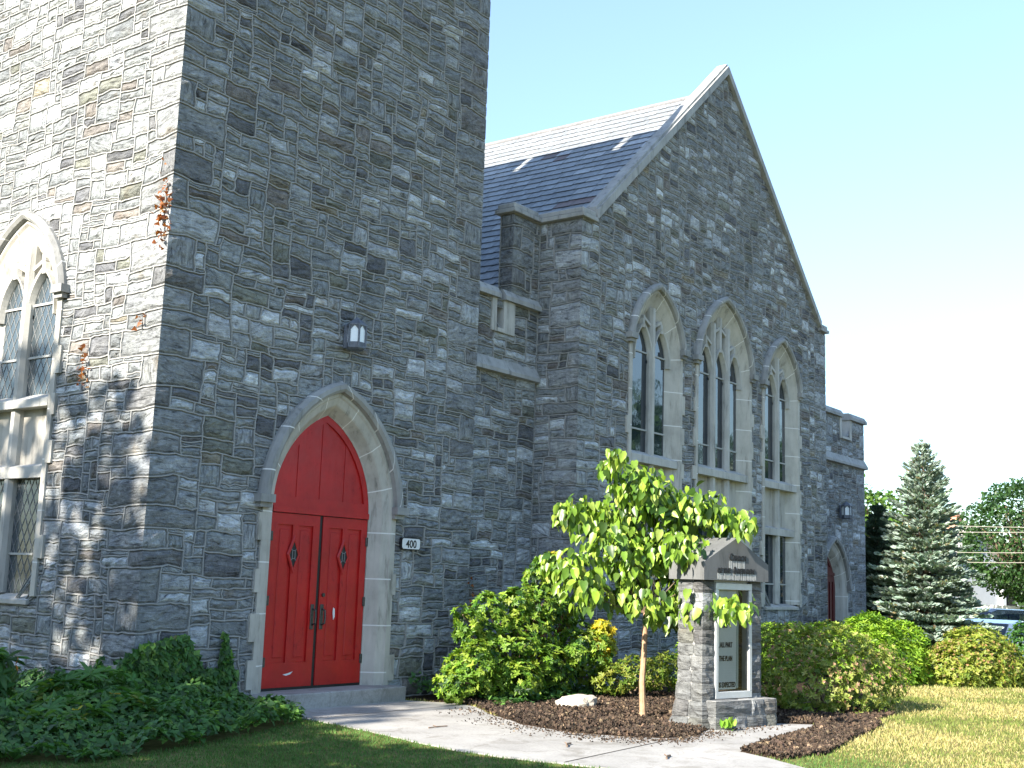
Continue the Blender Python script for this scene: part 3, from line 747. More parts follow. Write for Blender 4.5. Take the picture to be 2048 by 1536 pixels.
# --- roof: each slate modelled on the visible slope
RS = .927; ZRG = 11.5
def roof():
    g = np.random.default_rng(3); rm = MB()
    sl = math.hypot(1, RS); xe = 6.15; L = (XC-xe)*sl; ex = .26; nrow = int(L/ex)
    dn = Vector((-1/sl, 0, -RS/sl)); nm = Vector((-RS/sl, 0, 1/sl)); rdg = Vector((XC, 0, ZRG))
    V = []; F = []; C = []
    patch = [(2.0, 1.75, 1.0, .25), (.3, 4.3, .9, .3)]
    for k in range(nrow+1):
        s0 = ex*k; s1 = s0+ex; y = (YG+.22 if s1/sl < HW-.1 else YR+.48)-g.uniform(0, .12)
        while y < 9.5:
            w_ = g.uniform(.28, .52); y1 = y+w_-.012
            c = np.array((.215, .235, .255))*g.uniform(.84, 1.18)
            if g.random() < .10: c = np.array((.29, .31, .33))*g.uniform(.9, 1.15)
            for py, ps, ry, rs in patch:
                if ((y-py)/ry)**2+((s0-ps)/rs)**2 < 1 and g.random() < .5: c = np.array((.13, .095, .09))*g.uniform(.7, 1.3)
            b = len(V); sk = g.normal(0, .006)
            for yy, ss, lift in ((y, s0, .004), (y1, s0, .004), (y1, s1+.012+sk, .024), (y, s1+.012+sk+.02, .024), (y1, s1+.012+sk, .010), (y, s1+.012+sk, .010)):
                p = rdg+dn*ss+nm*lift; V.append((p.x, yy, p.z)); C.append(c)
            F.append((b, b+3, b+2, b+1)); F.append((b+3, b+5, b+4, b+2)); y += w_
    me = bpy.data.meshes.new('roof'); me.from_pydata(V, [], F); finish(me, np.array(C)); me.update()
    rf = link('roof', me, M['slate'], church)
    bk = MB()
    for sg in (-1, 1):
        xe_ = XC+sg*6.6
        bk.add([(XC, YG+.2, ZRG-.01), (XC, 22, ZRG-.01), (xe_, 22, ZRG-.01-RS*6.6), (xe_, YR+.55, ZRG-.01-RS*6.6), (XC+sg*5.0, YR+.55, ZRG-.01-RS*5), (XC+sg*5.0, YG+.2, ZRG-.01-RS*5)], [(0, 1, 2, 3, 4, 5)], 0, (.15, .17, .2))
    bk.add([(XC-6.6, 22, -.3), (XC+6.6, 22, -.3), (XC+6.6, 22, ZRG-RS*6.6), (XC, 22, ZRG), (XC-6.6, 22, ZRG-RS*6.6)], [(0, 1, 2, 3, 4)], 0, (.15, .17, .2))
    bk.tube([(XC, YG+.2, ZRG+.02), (XC, 22, ZRG+.02)], .05, 8, 0, (.2, .2, .21))
    bk.build('roof_deck', M['slate'], church, cols=True)
    vb = MB(); p = rdg+dn*6.1*sl*.93; vb.tube([(7.15, .95, 6.28), (7.05, .95, 6.36)], .07, 8); vb.tube([(7.02, .95, 6.34), (6.95, .95, 6.32)], .05, 6); vb.build('roof_vent', M['black'], church)
roof()

# ------------------------------------------------------------------ lettering
def letters(name, txt, size, T, parent, m, align='LEFT', depth=.006, xs=1.0, bold=0.0):
    cu = bpy.data.curves.new('t', 'FONT'); cu.body = txt; cu.size = size; cu.align_x = align; cu.extrude = depth/2; cu.offset = bold; cu.resolution_u = 3
    ob = bpy.data.objects.new('t', cu); COL.objects.link(ob); dg = bpy.context.evaluated_depsgraph_get(); dg.update()
    me = bpy.data.meshes.new_from_object(ob.evaluated_get(dg)); bpy.data.objects.remove(ob); bpy.data.curves.remove(cu)
    for v in me.vertices: v.co = Vector(T(v.co.x*xs, -v.co.z, v.co.y))
    me.name = name; o = link(name, me, m, parent); return o

# ------------------------------------------------------------------ wall lanterns and house number
def lantern(x, z0, y, s, label):
    L = empty('wall_lantern', (x, y, z0), label, 'lantern', 'wall lanterns')
    P = lambda k, r, z, cy=-.15*s/.26: (x+r*math.sin(2*math.pi*k/6+math.pi/6), y+cy*1.0-r*math.cos(2*math.pi*k/6+math.pi/6)*1.0, z)
    H = s*1.65; r = s*.5; fb = MB()
    def ring(r_, z): return [P(k, r_, z) for k in range(6)]
    fb.add(ring(r, z0+.02)+ring(r*.82, z0), [(0, 1, 2, 3, 4, 5), (11, 10, 9, 8, 7, 6)]+[(k, 6+k, 6+(k+1) % 6, (k+1) % 6) for k in range(6)])
    fb.add(ring(r*1.0, z0+.02)+ring(r*1.0, z0+.05), [(5, 4, 3, 2, 1, 0), (6, 7, 8, 9, 10, 11)]+[(k, (k+1) % 6, 6+(k+1) % 6, 6+k) for k in range(6)])
    zt = z0+H*.74
    for k in range(6):
        fb.tube([P(k, r*.97, z0+.03), P(k, r*.97, zt)], .014*s/.26, 6)
    rows = [ring(r*1.04, zt-.01), ring(r*1.04, zt+.012), ring(r*.62, zt+H*.14), ring(r*.2, zt+H*.22), ring(r*.12, zt+H*.26)]
    fb.grid(rows, close=True); fb.add(rows[-1], [(0, 1, 2, 3, 4, 5)]); fb.add(rows[0], [(5, 4, 3, 2, 1, 0)])
    fb.box(x-s*.32, x+s*.32, y-.035, y+.0, z0+.02, zt+.02, bev=.008)
    fb.box(x-.02, x+.02, y-.1, y, z0+.1, z0+.14); fb.box(x-.02, x+.02, y-.1, y, zt-.05, zt)
    for k in range(6):     # arch-headed blanks above each pane
        a, b = Vector(P(k, r*.93, 0)), Vector(P(k+1, r*.93, 0)); q = lambda t, z: a.lerp(b, t)+Vector((0, 0, z))
        fb.add([q(.06, zt-.07*s/.26), q(.5, zt-.005), q(.94, zt-.07*s/.26), q(.94, zt), q(.06, zt)], [(0, 1, 4), (1, 2, 3), (1, 3, 4)])
        fb.add([q(.06, z0+.04), q(.94, z0+.04), q(.94, z0+.085*s/.26+.01), q(.06, z0+.085*s/.26+.01)], [(0, 1, 2, 3)])
    fb.build('frame', M['lantern'], L)
    for k in range(6):
        g = MB(); a, b = Vector(P(k, r*.88, 0)), Vector(P(k+1, r*.88, 0)); q = lambda t, z: a.lerp(b, t)+Vector((0, 0, z))
        g.add([q(.03, z0+.05), q(.97, z0+.05), q(.97, zt-.01), q(.03, zt-.01)], [(0, 1, 2, 3)]); g.build('pane', M['pane'], L)
M['lantern'] = simple('blued_iron', (.10, .115, .145), .5, 20, .3, .002)
M['pane'] = simple('opal_glass', (.80, .86, .90), .3, 3, .03, 0)
lantern(2.98, 4.40, -.03, .27, 'black six sided wall lantern with white panes high above the red door')
lantern(21.0, 3.27, YR-.03, .27, 'small black lantern on the far end wall beside the conifers')
hn = empty('house_number', (4.44, -.03, 1.90), 'white house number plate reading 400 right of the red door', 'number plate')
mb = MB(); P_ = [(4.24, 1.85), (4.265, 1.825), (4.615, 1.825), (4.64, 1.85), (4.64, 1.965), (4.615, 1.99), (4.265, 1.99), (4.24, 1.965)]
mb.prism(P_, -.055, .0, lambda a, d, b: (a, d, b)); mb.build('rim', M['black'], hn)
mb = MB(); P2 = [(4.44+(a-4.44)*.94, 1.9075+(b-1.9075)*.87) for a, b in P_]; mb.prism(P2, -.0575, -.05, lambda a, d, b: (a, d, b)); mb.build('plate', M['white'], hn)
letters('digits', '400', .15, lambda x, d, z: (4.44+x, -.058+d, 1.854+z), hn, M['black'], 'CENTER', .004, 1.0, .003)

# ------------------------------------------------------------------ church sign
SA = R(-14); SO = Vector((4.67, -4.55, -.2)); ex_ = Vector((math.cos(SA), math.sin(SA), 0)); en = Vector((-math.sin(SA), math.cos(SA), 0))
def TS(x, d, z): p = SO+ex_*x+en*d; return (p.x, p.y, z)     # x along the front, d inwards, z world height
sign = empty('church_sign', SO, 'rough stone church notice sign with peaked stone cap and glass letter board', 'sign')
def rocky(name, spans, seed, m=('stone', 'mortar')):
    """small stone-block piers: each block a rough cushion"""
    g = np.random.default_rng(seed); mb = MB()
    for (x0, x1, d0, d1, z0, z1, flare) in spans:
        z = z0
        while z < z1-.02:
            h = min(g.uniform(.13, .24), z1-z); h = h if z1-z-h > .08 else z1-z
            t0 = flare*max(0, (z1-z)/(z1-z0))**2; t1 = flare*max(0, (z1-z-h)/(z1-z0))**2
            # split the course round the front and side
            cuts = [x0, x1] if x1-x0 < .35 else [x0]+sorted(g.uniform(x0+.2, x1-.2, max(1, int((x1-x0)/.35))).tolist())+[x1]
            dc = [d0, d1] if d1-d0 < .4 else [d0, d0+(d1-d0)*g.uniform(.35, .65), d1]
            for a, b in zip(cuts, cuts[1:]):
                for c, e in zip(dc, dc[1:]):
                    col = tuple(stone_col(g)*.36+np.array((.055, .055, .053)))
                    # subdivided rough box
                    bm = bmesh.new(); bmesh.ops.create_cube(bm, size=1); bmesh.ops.subdivide_edges(bm, edges=bm.edges[:], cuts=3, use_grid_fill=True)
                    vs_ = []
                    for v in bm.verts:
                        fx, fy, fz = v.co.x+.5, v.co.y+.5, v.co.z+.5
                        corner = sum(abs(q) > .49 for q in v.co)
                        r = g.uniform(-.004, .018) if corner == 1 else -.005*(corner-1)
                        t = t0+(t1-t0)*fz
                        X = a+(b-a)*fx; D = c+(e-c)*fy
                        if a == x0: X -= t*(1-fx)
                        if b == x1: X += t*fx
                        if c == d0: D -= t*(1-fy)
                        if e == d1: D += t*fy
                        n = np.array((v.co.x, v.co.y, v.co.z)); n = n/np.abs(n).max()
                        k = np.where(np.abs(n) > .98, np.sign(n), 0)*r
                        vs_.append(TS(X+k[0], D+k[1], z+h*fz+k[2]*.4))
                    bm.verts.index_update(); fs = [[v.index for v in f.verts] for f in bm.faces]; bm.free()
                    off = g.uniform(0, 40); uv = [(p[0]*.7+p[1]*.7+off, p[2]+off) for p in vs_]
                    mb.add(vs_, fs, 0, col, uv)
            q_ = .014-min(t0, t1)*.97; mb.box(x0+q_, x1-q_, d0+q_, d1-q_, z+.001, z+h+.001, 1, (1, 1, 1), TS)
            z += h
    return mb.build(name, [M['stone'], M['mortar']], sign, cols=True)
rocky('pier', [(-.05, .17, .05, .45, -.24, 1.53, .0), (-.06, .18, .04, .46, -.24, .32, .08)], 61)['label'] = 'sunlit left stone pier with flared foot'
rocky('pier', [(.84, 1.05, .05, .45, -.24, 1.53, .0)], 62)
rocky('plinth', [(.0, 1.14, -.12, .40, -.24, .13, .0)], 63)
cb = MB(); CT = [(-.12, 1.53), (1.08, 1.53), (1.08, 1.74), (.48, 2.05), (-.12, 1.74)]
cb.prism(CT, -.03, .53, TS); cb.build('sign_cap', limestone_mat('dark_cap_stone', (.115, .12, .125), False), sign)
g_ = random.Random(4); STK = simple('lime_streak', (.34, .35, .345), .9, 30, .2, 0)
for (x0, x1, zt, zb) in ((.33, .60, 1.765, 1.665), (.12, .84, 1.615, 1.535)):
    st = MB(); x = x0
    while x < x1:
        w_ = g_.uniform(.008, .03); st.prism([(x, zb+g_.uniform(0, .012)), (x+w_, zb+g_.uniform(0, .012)), (x+w_, zt), (x, zt)], -.0315, -.029, TS); x += w_+g_.choice([.003, .01, .018])
    st.build('lime_streaks', STK, sign)
letters('carved_letters', 'C', .115, lambda x, d, z: TS(.335+x, -.034+d, 1.775+z), sign, M['black'], 'LEFT', .008, .86, .004)
letters('carved_letters', 'HURCH', .082, lambda x, d, z: TS(.405+x, -.034+d, 1.775+z), sign, M['black'], 'LEFT', .008, .84, .0035)
letters('carved_letters', 'OF THE', .082, lambda x, d, z: TS(.115+x, -.034+d, 1.62+z), sign, M['black'], 'LEFT', .008, .86, .0035)
letters('carved_letters', 'B', .11, lambda x, d, z: TS(.415+x, -.034+d, 1.62+z), sign, M['black'], 'LEFT', .008, .86, .004)
letters('carved_letters', 'RETHREN', .082, lambda x, d, z: TS(.485+x, -.034+d, 1.62+z), sign, M['black'], 'LEFT', .008, .9, .0035)
fr = MB(); ft = .05
alu = simple('aluminium_frame', (.50, .52, .53), .45, 8, .08, .001, .3)
for a, b, c, d in ((.17, .84, .14, .22), (.17, .84, 1.42, 1.50), (.17, .17+ft, .22, 1.42), (.84-ft, .84, .22, 1.42)): fr.box(a, b, .03, .15, c, d, T=TS, bev=.004)
fr.box(.17, .84, .10, .42, 1.5, 1.53, T=TS); fr.build('display_frame', alu, sign)
bd = MB(); bd.box(.2, .62, .10, .13, .24, 1.42, T=TS)
z = .26
while z < 1.4: bd.box(.2, .62, .0965, .102, z, z+.005, T=TS); z += .03
bd.build('letter_board', simple('letter_board', (.62, .66, .64), .6, 6, .05, 0), sign)
bk = MB(); bk.box(.2, .80, .24, .28, .22, 1.42, T=TS); bk.build('case_back', M['black'], sign)
tb_ = MB(); tb_.box(.68, .735, .15, .2, .24, 1.42, T=TS, bev=.008); tb_.build('lamp_tube', simple('tube_housing', (.34, .40, .36), .5, 6, .1, 0), sign)
for txt, zz, sz in (('SCHOOL', 1.165, .062), ('WORSHIP SERVICE', 1.065, .062), ('WEEKEND', .965, .062), ("WE'RE ALL PART", .735, .085), ('OF THE PLAN', .575, .085), ('NO ONE IS EXPECTED', .245+.02, .085)):
    if txt == 'WEEKEND': letters('board_letters', 'KND', sz, lambda x, d, z: TS(.46+x, .0935+d, zz+z), sign, M['black'], 'RIGHT', .003, .72, .001)
    else:
        vis = {'SCHOOL': ('SCHOOL', .60), 'WORSHIP SERVICE': ('WORSHIP SERVICE', .645), "WE'RE ALL PART": (', ALL PART', .585), 'OF THE PLAN': ('THE PLAN', .585), 'NO ONE IS EXPECTED': ('IS EXPECTED', .645)}[txt]
        letters('board_letters', vis[0], sz, lambda x, d, z: TS(vis[1]-.04+x, .0935+d, zz+z), sign, M['black'], 'RIGHT', .003, .62, .0022)
gl, gnt, gb_, go = mat('clear_pane')
tr = N(gnt, 'ShaderNodeBsdfTransparent'); gs = N(gnt, 'ShaderNodeBsdfGlossy'); gs.inputs['Roughness'].default_value = .03
fz = N(gnt, 'ShaderNodeFresnel'); fz.inputs[0].default_value = 1.5; mx = N(gnt, 'ShaderNodeMixShader')
gnt.links.new(fz.outputs[0], mx.inputs[0]); gnt.links.new(tr.outputs[0], mx.inputs[1]); gnt.links.new(gs.outputs[0], mx.inputs[2]); gnt.links.new(mx.outputs[0], go.inputs[0])
gp = MB(); gp.add([TS(.2, .06, .21), TS(.81, .06, .21), TS(.81, .06, 1.43), TS(.2, .06, 1.43)], [(0, 1, 2, 3)]); gp.build('glass_pane', gl, sign)

# ------------------------------------------------------------------ plants
G_DK, G_MD, G_LT, G_YL = (.018, .05, .012), (.035, .10, .018), (.085, .19, .022), (.20, .30, .025)
def stems(parent, base, tips, m, r0=.02, r1=.006, g=None, name='stem'):
    mb = MB()
    for t in tips:
        b = Vector(base)+Vector((g.normal(0, .06), g.normal(0, .06), 0)); t = Vector(t); mid = b.lerp(t, .5)+Vector((g.normal(0, .05), g.normal(0, .05), .06))
        mb.tube([b, mid, t], [r0, (r0+r1)/2, r1], 5)
    return mb.build(name, m, parent)
def whorls(g, C, Nn, L, W, cols, wts, per=8, T=T_OVAL, up=.25):
    """rosettes of leaves: C centres, Nn axes"""
    n = len(C); ph = g.uniform(0, 6.28, (n, 1))+np.arange(per)[None]*6.283/per+g.normal(0, .15, (n, per))
    A = unit(np.cross(Nn, g.normal(size=(n, 3)))); B = np.cross(Nn, A)
    D = A[:, None]*np.cos(ph)[..., None]+B[:, None]*np.sin(ph)[..., None]+Nn[:, None]*(up+g.normal(0, .25, (n, per, 1)))
    P = np.repeat(C, per, 0); D = unit(D.reshape(-1, 3)); Nr = np.repeat(Nn, per, 0)+g.normal(0, .2, (n*per, 3))
    LL = L*g.uniform(.7, 1.2, n*per)
    base = colmix(g, n, cols, wts, .12); col = np.repeat(base, per, 0)*g.uniform(.85, 1.15, (n*per, 1))
    return (leaf_arrays(P, D, Nr, LL, LL*W, T), T, col, 0)
def clumps_pts(g, clumps, n, shell=.35):
    """points near the surface of a set of ellipsoids (x,y,z,rx,ry,rz); returns points and outward normals, those inside another clump dropped"""
    cl = np.array(clumps, float); vol = (cl[:, 3]*cl[:, 4]+cl[:, 4]*cl[:, 5]+cl[:, 3]*cl[:, 5]); k = g.choice(len(cl), n, p=vol/vol.sum())
    d = sph(g, n); rr = 1-shell*g.random(n)**1.6
    P = cl[k, :3]+d*cl[k, 3:6]*rr[:, None]; Nn = unit(d/cl[k, 3:6])
    keep = np.ones(n, bool)
    for i, c in enumerate(cl):
        q = (((P-c[:3])/c[3:6])**2).sum(1); keep &= ~((q < .55) & (k != i))
    return P[keep], Nn[keep]

# rhododendron right of the door, lit by the low sun
g = np.random.default_rng(70)
t = empty('rhododendron_shrub', (6.1, -.75, -.2), 'large sunlit rhododendron with yellowing leaf clumps between the red door and the young tree', 'shrub')
CL = [(5.25, -.75, .25, .55, .40, .38), (5.7, -.85, .55, .5, .42, .40), (5.55, -.7, 1.0, .36, .3, .36), (5.35, -.55, .75, .3, .25, .3), (6.15, -.95, .75, .55, .42, .45), (6.55, -.85, 1.15, .45, .4, .35), (6.1, -.8, 1.15, .38, .35, .3),
      (6.45, -.75, 1.5, .3, .28, .28), (6.75, -.8, 1.0, .4, .36, .35), (6.9, -1.1, .55, .42, .4, .45), (6.3, -1.2, .3, .6, .35, .4), (5.75, -1.15, .15, .5, .3, .3), (5.0, -.65, .05, .35, .3, .26), (7.2, -1.2, .25, .3, .3, .4)]
CL = [(a-.12-.42*max(0, (7.0-a)/2), b-.24, c, *[v*.78 for v in q]) for a, b, c, *q in CL]+[(4.75, -.78, .2, .3, .25, .3), (5.0, -.95, .45, .3, .25, .3), (5.3, -1.15, .05, .45, .3, .25)]
g9 = np.random.default_rng(7)
for a, b, c, *q in list(CL):
    for _ in range(3):
        d_ = sph(g9, 1)[0]; d_[1] = -abs(d_[1]); r_9 = g9.uniform(.13, .22); CL.append((a+d_[0]*q[0], b+d_[1]*q[1], c+d_[2]*q[2]+.04, r_9, r_9, r_9*.8))
P, Nn = clumps_pts(g, CL, 3600, .35); k = P[:, 2] > -.15; P, Nn = P[k], Nn[k]
ch = [whorls(g, P, unit(Nn+np.array((0, 0, .5))+g.normal(0, .25, P.shape)), .072, .42, [G_MD, (.14, .25, .03), (.10, .20, .025), (.22, .31, .04), G_DK], [1.5, 4, 3, 4, .4], 9)]
YC = [(7.05, -1.58, .72, .2, .2, .2), (7.12, -1.62, .5, .14, .15, .2), (6.42, -1.13, 1.78, .14, .14, .1), (6.5, -1.08, 1.72, .12, .12, .08)]
P, Nn = clumps_pts(g, YC, 240, .6)
ch.append(whorls(g, P, unit(Nn+np.array((0, 0, .5))), .08, .42, [(.55, .42, .03), (.42, .40, .04), (.30, .34, .03)], [3, 3, 2], 8))
P, Nn = clumps_pts(g, [(6.75, -1.1, .75, .2, .15, .3), (6.3, -1.05, .8, .5, .3, .5), (6.85, -.95, 1.25, .15, .15, .12)], 60, .9)
ch.append(whorls(g, P, Nn, .075, .35, [(.28, .09, .03), (.22, .13, .05), (.35, .16, .04)], [1, 1, 1], 5))
leaf_mesh('foliage', ch, M['leaf'], t)
stems(t, (6.1, -.7, -.2), [(c[0], c[1], c[2]) for c in CL], M['bark'], .025, .008, g)
# ground ivy under it
g = np.random.default_rng(71)
def ivy_carpet(name, region, n, hfun, g, size, label, cat, kind='stuff', cols=None):
    xs = np.array(region); x = g.uniform(xs[:, 0].min(), xs[:, 0].max(), n*4); y = g.uniform(xs[:, 1].min(), xs[:, 1].max(), n*4)
    k = inpoly(x, y, region); x, y = x[k][:n], y[k][:n]
    z = hfun(x, y)*(1-.55*g.random(len(x))**2)-.19
    P = np.stack([x, y, z], 1); e = .05
    nx = -(hfun(x+e, y)-hfun(x-e, y))/(2*e); ny = -(hfun(x, y+e)-hfun(x, y-e))/(2*e)
    Nn = unit(np.stack([nx, ny, np.ones_like(nx)], 1)+g.normal(0, .35, P.shape)); D = unit(np.cross(Nn, g.normal(size=P.shape))+np.array((0, 0, -.15)))
    LL = size*g.uniform(.6, 1.3, len(P))
    o = leaf_mesh(name, [(leaf_arrays(P, D, Nn, LL, LL*.95, T_IVY), T_IVY, colmix(g, len(P), cols or [(.045, .105, .03), (.075, .18, .045), (.065, .15, .045), (.13, .26, .06)], [3, 4, 4, 2]), 0)], M['leaf'])
    return tag(o, label, cat, kind=kind)
ivy_carpet('ground_ivy', [(4.45, -.05), (4.4, -.75), (4.75, -1.25), (4.4, -1.7), (5.2, -1.75), (6.0, -1.75), (7.2, -1.8), (7.4, -.9), (7.4, 0)], 2600,
           lambda x, y: .10+.12*np.clip(np.sin(x*7)*np.sin(y*6+1), 0, 1)+.22*np.clip(y+.9, 0, 1), g, .07, None, None)
# ivy mound at the tower corner
def hm(x, y):
    d = np.minimum(np.abs(np.minimum(x, 0)-0)+np.abs(x*0), 9)
    front = np.clip((y+2.3-.25*np.abs(x+.6))/1.9, 0, 1)
    left = np.clip((-.05-x)/.3, 0, 1)*np.clip((y+.6)/.6, 0, 1)
    return .10+.34*front*np.clip((1.9-x)/1.4, 0, 1)*(1-.75*left)+.07*np.sin(x*5+1)*np.sin(y*5.5)+.05*np.sin(x*11)*np.sin(y*13)
g = np.random.default_rng(72)
ivy_carpet('ground_ivy', [(-3.4, -.6), (-2.7, -1.75), (-1.95, -2.2), (-.6, -1.95), (.3, -1.68), (1.35, -1.3), (1.62, -.9), (1.75, -.35), (1.6, -.02), (-.02, -.02), (-.02, 2.5), (-2.2, 2.6)], 17000, hm, g, .07, None, None)
g = np.random.default_rng(73)
t = empty('climbing_ivy', (.4, -.03, -.2), 'dark green ivy climbing the tower corner left of the red door', 'ivy')
n = 4600; x = np.concatenate([g.uniform(-.12, .86, 3800), g.choice([.98, 1.10, 1.22, 1.28, 1.4], 800, p=[.2, .15, .4, .15, .1])+g.normal(0, .022, 800)]); top_ = np.interp(x, [-.12, 0, .25, .6, .8, .88, .98, 1.02, 1.12, 1.2, 1.28, 1.45], [.35, .62, .66, .72, .5, .32, .36, .28, .34, .75, .48, .2])
z = -.2+(top_+.2)*g.random(n)**.75; y = -.05-.14*g.random(n)*np.clip((1.2-x), .25, 1)
y = np.where(x < 0, y+.1, y)
P = np.stack([x, y, z], 1); Nn = unit(np.array((0, -1, .55))+g.normal(0, .4, P.shape)); D = unit(np.array((0, -.2, -1))+g.normal(0, .5, P.shape)); LL = .078*g.uniform(.6, 1.3, n)
P2 = np.stack([-.05-.05*g.random(160), g.choice([.12, .5], 160)+g.normal(0, .05, 160), -.15+.62*g.random(160)], 1)
D2 = unit(np.array((-.3, 0, -1))+g.normal(0, .5, P2.shape)); N2 = unit(np.array((-1, -.2, .5))+g.normal(0, .4, P2.shape))
leaf_mesh('foliage', [(leaf_arrays(P, D, Nn, LL, LL, T_IVY), T_IVY, colmix(g, n, [(.045, .105, .03), (.07, .17, .04), (.09, .20, .05), (.15, .28, .06)], [3, 4, 3, 2]), 0),
                      (leaf_arrays(P2, D2, N2, .07, .07, T_IVY), T_IVY, colmix(g, 160, [G_MD, (.08, .17, .04)], [1, 1]), 0)], M['leaf'], t)
for xx in (.1, .4, .7, 1.2):
    mb = MB(); mb.tube([(xx, -.06, -.2), (xx+.04, -.06, .1), (xx-.02, -.05, .45)], .008, 5); mb.build('vine_stem', M['bark'], t)
# rhododendrons at the left edge
def rhodo(cl, n, seed, label, leafL, loc, nodes=None):
    g = np.random.default_rng(seed); t = empty('rhododendron_shrub', loc, label, 'shrub')
    P, Nn = clumps_pts(g, cl, n, .6); k = P[:, 2] > -.1; P, Nn = P[k], Nn[k]
    ch = [whorls(g, P, unit(Nn*.6+np.array((0, 0, .9))+g.normal(0, .3, P.shape)), leafL, .27, [(.05, .115, .03), (.07, .17, .04), (.09, .20, .055), (.13, .24, .06), (.18, .21, .05)], [2, 4, 4, 3, .6], 9, up=.05)]
    P, Nn = clumps_pts(g, cl, 9, .2); ch.append(whorls(g, P, Nn, leafL*.6, .4, [(.5, .26, .03), (.4, .14, .03), (.45, .38, .04)], [1, 1, 1], 2))
    leaf_mesh('foliage', ch, M['leaf'], t)
    stems(t, loc, [c[:3] for c in cl], M['bark'], .022, .008, g)
rhodo([(-1.1, 1.45, .42, .36, .42, .28), (-.95, 1.2, .3, .28, .3, .25), (-1.3, 1.6, .1, .5, .5, .35)], 110, 74, 'tall dark rhododendron at the far left under the arched tower window', .19, (-1.0, 1.3, -.2))
rhodo([(-1.2, -.45, .10, .42, .42, .24), (-.70, -.3, .22, .28, .28, .24), (-.36, -.25, .16, .2, .2, .2), (-1.4, -.95, -.06, .5, .45, .22), (-.75, -.9, -.02, .45, .4, .24)], 190, 75, 'low rhododendron with a few orange leaves in the ivy before the tower corner', .175, (-.95, -.5, -.2))

# generic twiggy shrub
def shrub(name, label, cl, n, L, W, cols, wts, seed, base, group=None, T=T_OVAL, trans='leaf', shell=.35, extra=None, ups=.5, per=5):
    g = np.random.default_rng(seed); t = empty(name, base, label, 'shrub', group)
    P, Nn = clumps_pts(g, cl, n, shell); k = P[:, 2] > base[2]+.02; P, Nn = P[k], Nn[k]
    lump = np.sin(P[:, 0]*9+seed)*np.sin(P[:, 1]*8)*np.sin(P[:, 2]*10+1); P = P+Nn*(lump[:, None]*.05)
    ch = [whorls(g, P, unit(Nn+np.array((0, 0, ups))+g.normal(0, .3, P.shape)), L, W, cols, wts, per, T, up=.5)]
    if extra: ch.append(extra(g, cl, P, Nn))
    leaf_mesh('foliage', ch, M[trans], t)
    g2 = np.random.default_rng(seed+1); tips = [tuple(np.array(c[:3])+sph(g2, 1)[0]*np.array(c[3:6])*.6) for c in cl for _ in range(3)]
    stems(t, base, tips, M['bark'], .015, .005, g2)
    return t
def blossoms(cols, frac, L):
    def f(g, cl, P, Nn):
        w_ = np.clip(np.sin(P[:, 0]*5.1)+np.sin(P[:, 1]*6+2)+np.sin(P[:, 2]*5)+.7+1.2*(Nn[:, 2]), 0, None); k = g.random(len(P)) < frac*w_/2
        Q = P[k]+Nn[k]*.04; return whorls(g, Q, Nn[k], L, .7, cols, [1]*len(cols), 6, T_QUAD, up=.3)
    return f
shrub('spirea_bush', 'round spirea bush dotted with pink blossoms right of the stone sign', [(8.3, -4.55, .34, 1.05, .78, .66), (7.75, -4.2, .36, .7, .6, .64), (8.75, -5.0, .25, .6, .5, .55), (8.2, -4.9, .1, .85, .55, .45), (7.6, -4.6, .2, .5, .5, .5)], 3700, .062, .42,
      [(.18, .24, .045), (.24, .29, .06), (.11, .17, .03), (.30, .31, .10)], [3, 3, 2, 2], 80, (8.2, -4.6, -.2), extra=blossoms([(.42, .22, .16), (.38, .24, .14), (.48, .29, .20), (.30, .2, .1)], .42, .028))
shrub('spirea_bush', 'low yellow green bush with rusty tips beside the hedge at the right edge', [(15.7, -4.55, .16, .95, .80, .72), (15.3, -4.3, .05, .8, .7, .5), (16.0, -4.85, .08, .8, .62, .55)], 4300, .075, .42,
      [(.20, .25, .035), (.25, .28, .05), (.13, .19, .03)], [3, 3, 2], 82, (15.5, -4.2, -.2), extra=blossoms([(.33, .19, .09), (.32, .24, .07), (.26, .2, .08)], .38, .03))
shrub('bright_shrub', 'bright lime green feathery shrub behind the pink spirea bush', [(14.2, -3.05, .45, .75, .6, .62), (14.9, -3.35, .35, .7, .6, .6), (14.3, -3.5, .1, .9, .6, .45), (13.6, -3.3, .3, .55, .5, .5)], 2600, .10, .3,
      [(.17, .29, .022), (.22, .35, .03), (.11, .22, .02)], [3, 3, 2], 83, (14.3, -3.2, -.2), ups=.9)
HC = [(x, -1.75+.1*math.sin(x*2), .32, .75, .5, .52) for x in np.arange(10.4, 18.2, .85)]
shrub('foundation_hedge', 'low bright green hedge growing under the three gable windows', HC, 4600, .085, .36, [(.14, .24, .025), (.19, .29, .03), (.08, .17, .02)], [3, 3, 2], 84, (14, -1.75, -.2), ups=.8)
shrub('low_shrub', 'small yellowish shrub behind the trunk of the young tree', [(7.25, -2.05, .16, .55, .35, .24), (7.75, -2.3, .2, .45, .35, .26), (6.8, -1.95, .1, .35, .3, .2)], 800, .062, .40,
      [(.16, .21, .03), (.22, .24, .04), (.09, .15, .02)], [3, 2, 2], 85, (7.3, -2.1, -.2))
shrub('clipped_hedge', 'clipped dark green hedge cut off by the right edge of the photo', [(16.85, -5.27, .25, .55, .5, .80), (17.5, -5.7, .25, .6, .6, .78), (17.2, -5.6, -.05, .55, .5, .4)], 3400, .06, .45, [(.04, .12, .02), (.07, .17, .025), (.03, .08, .02)], [3, 2, 2], 86, (17.0, -5.3, -.2), shell=.2)

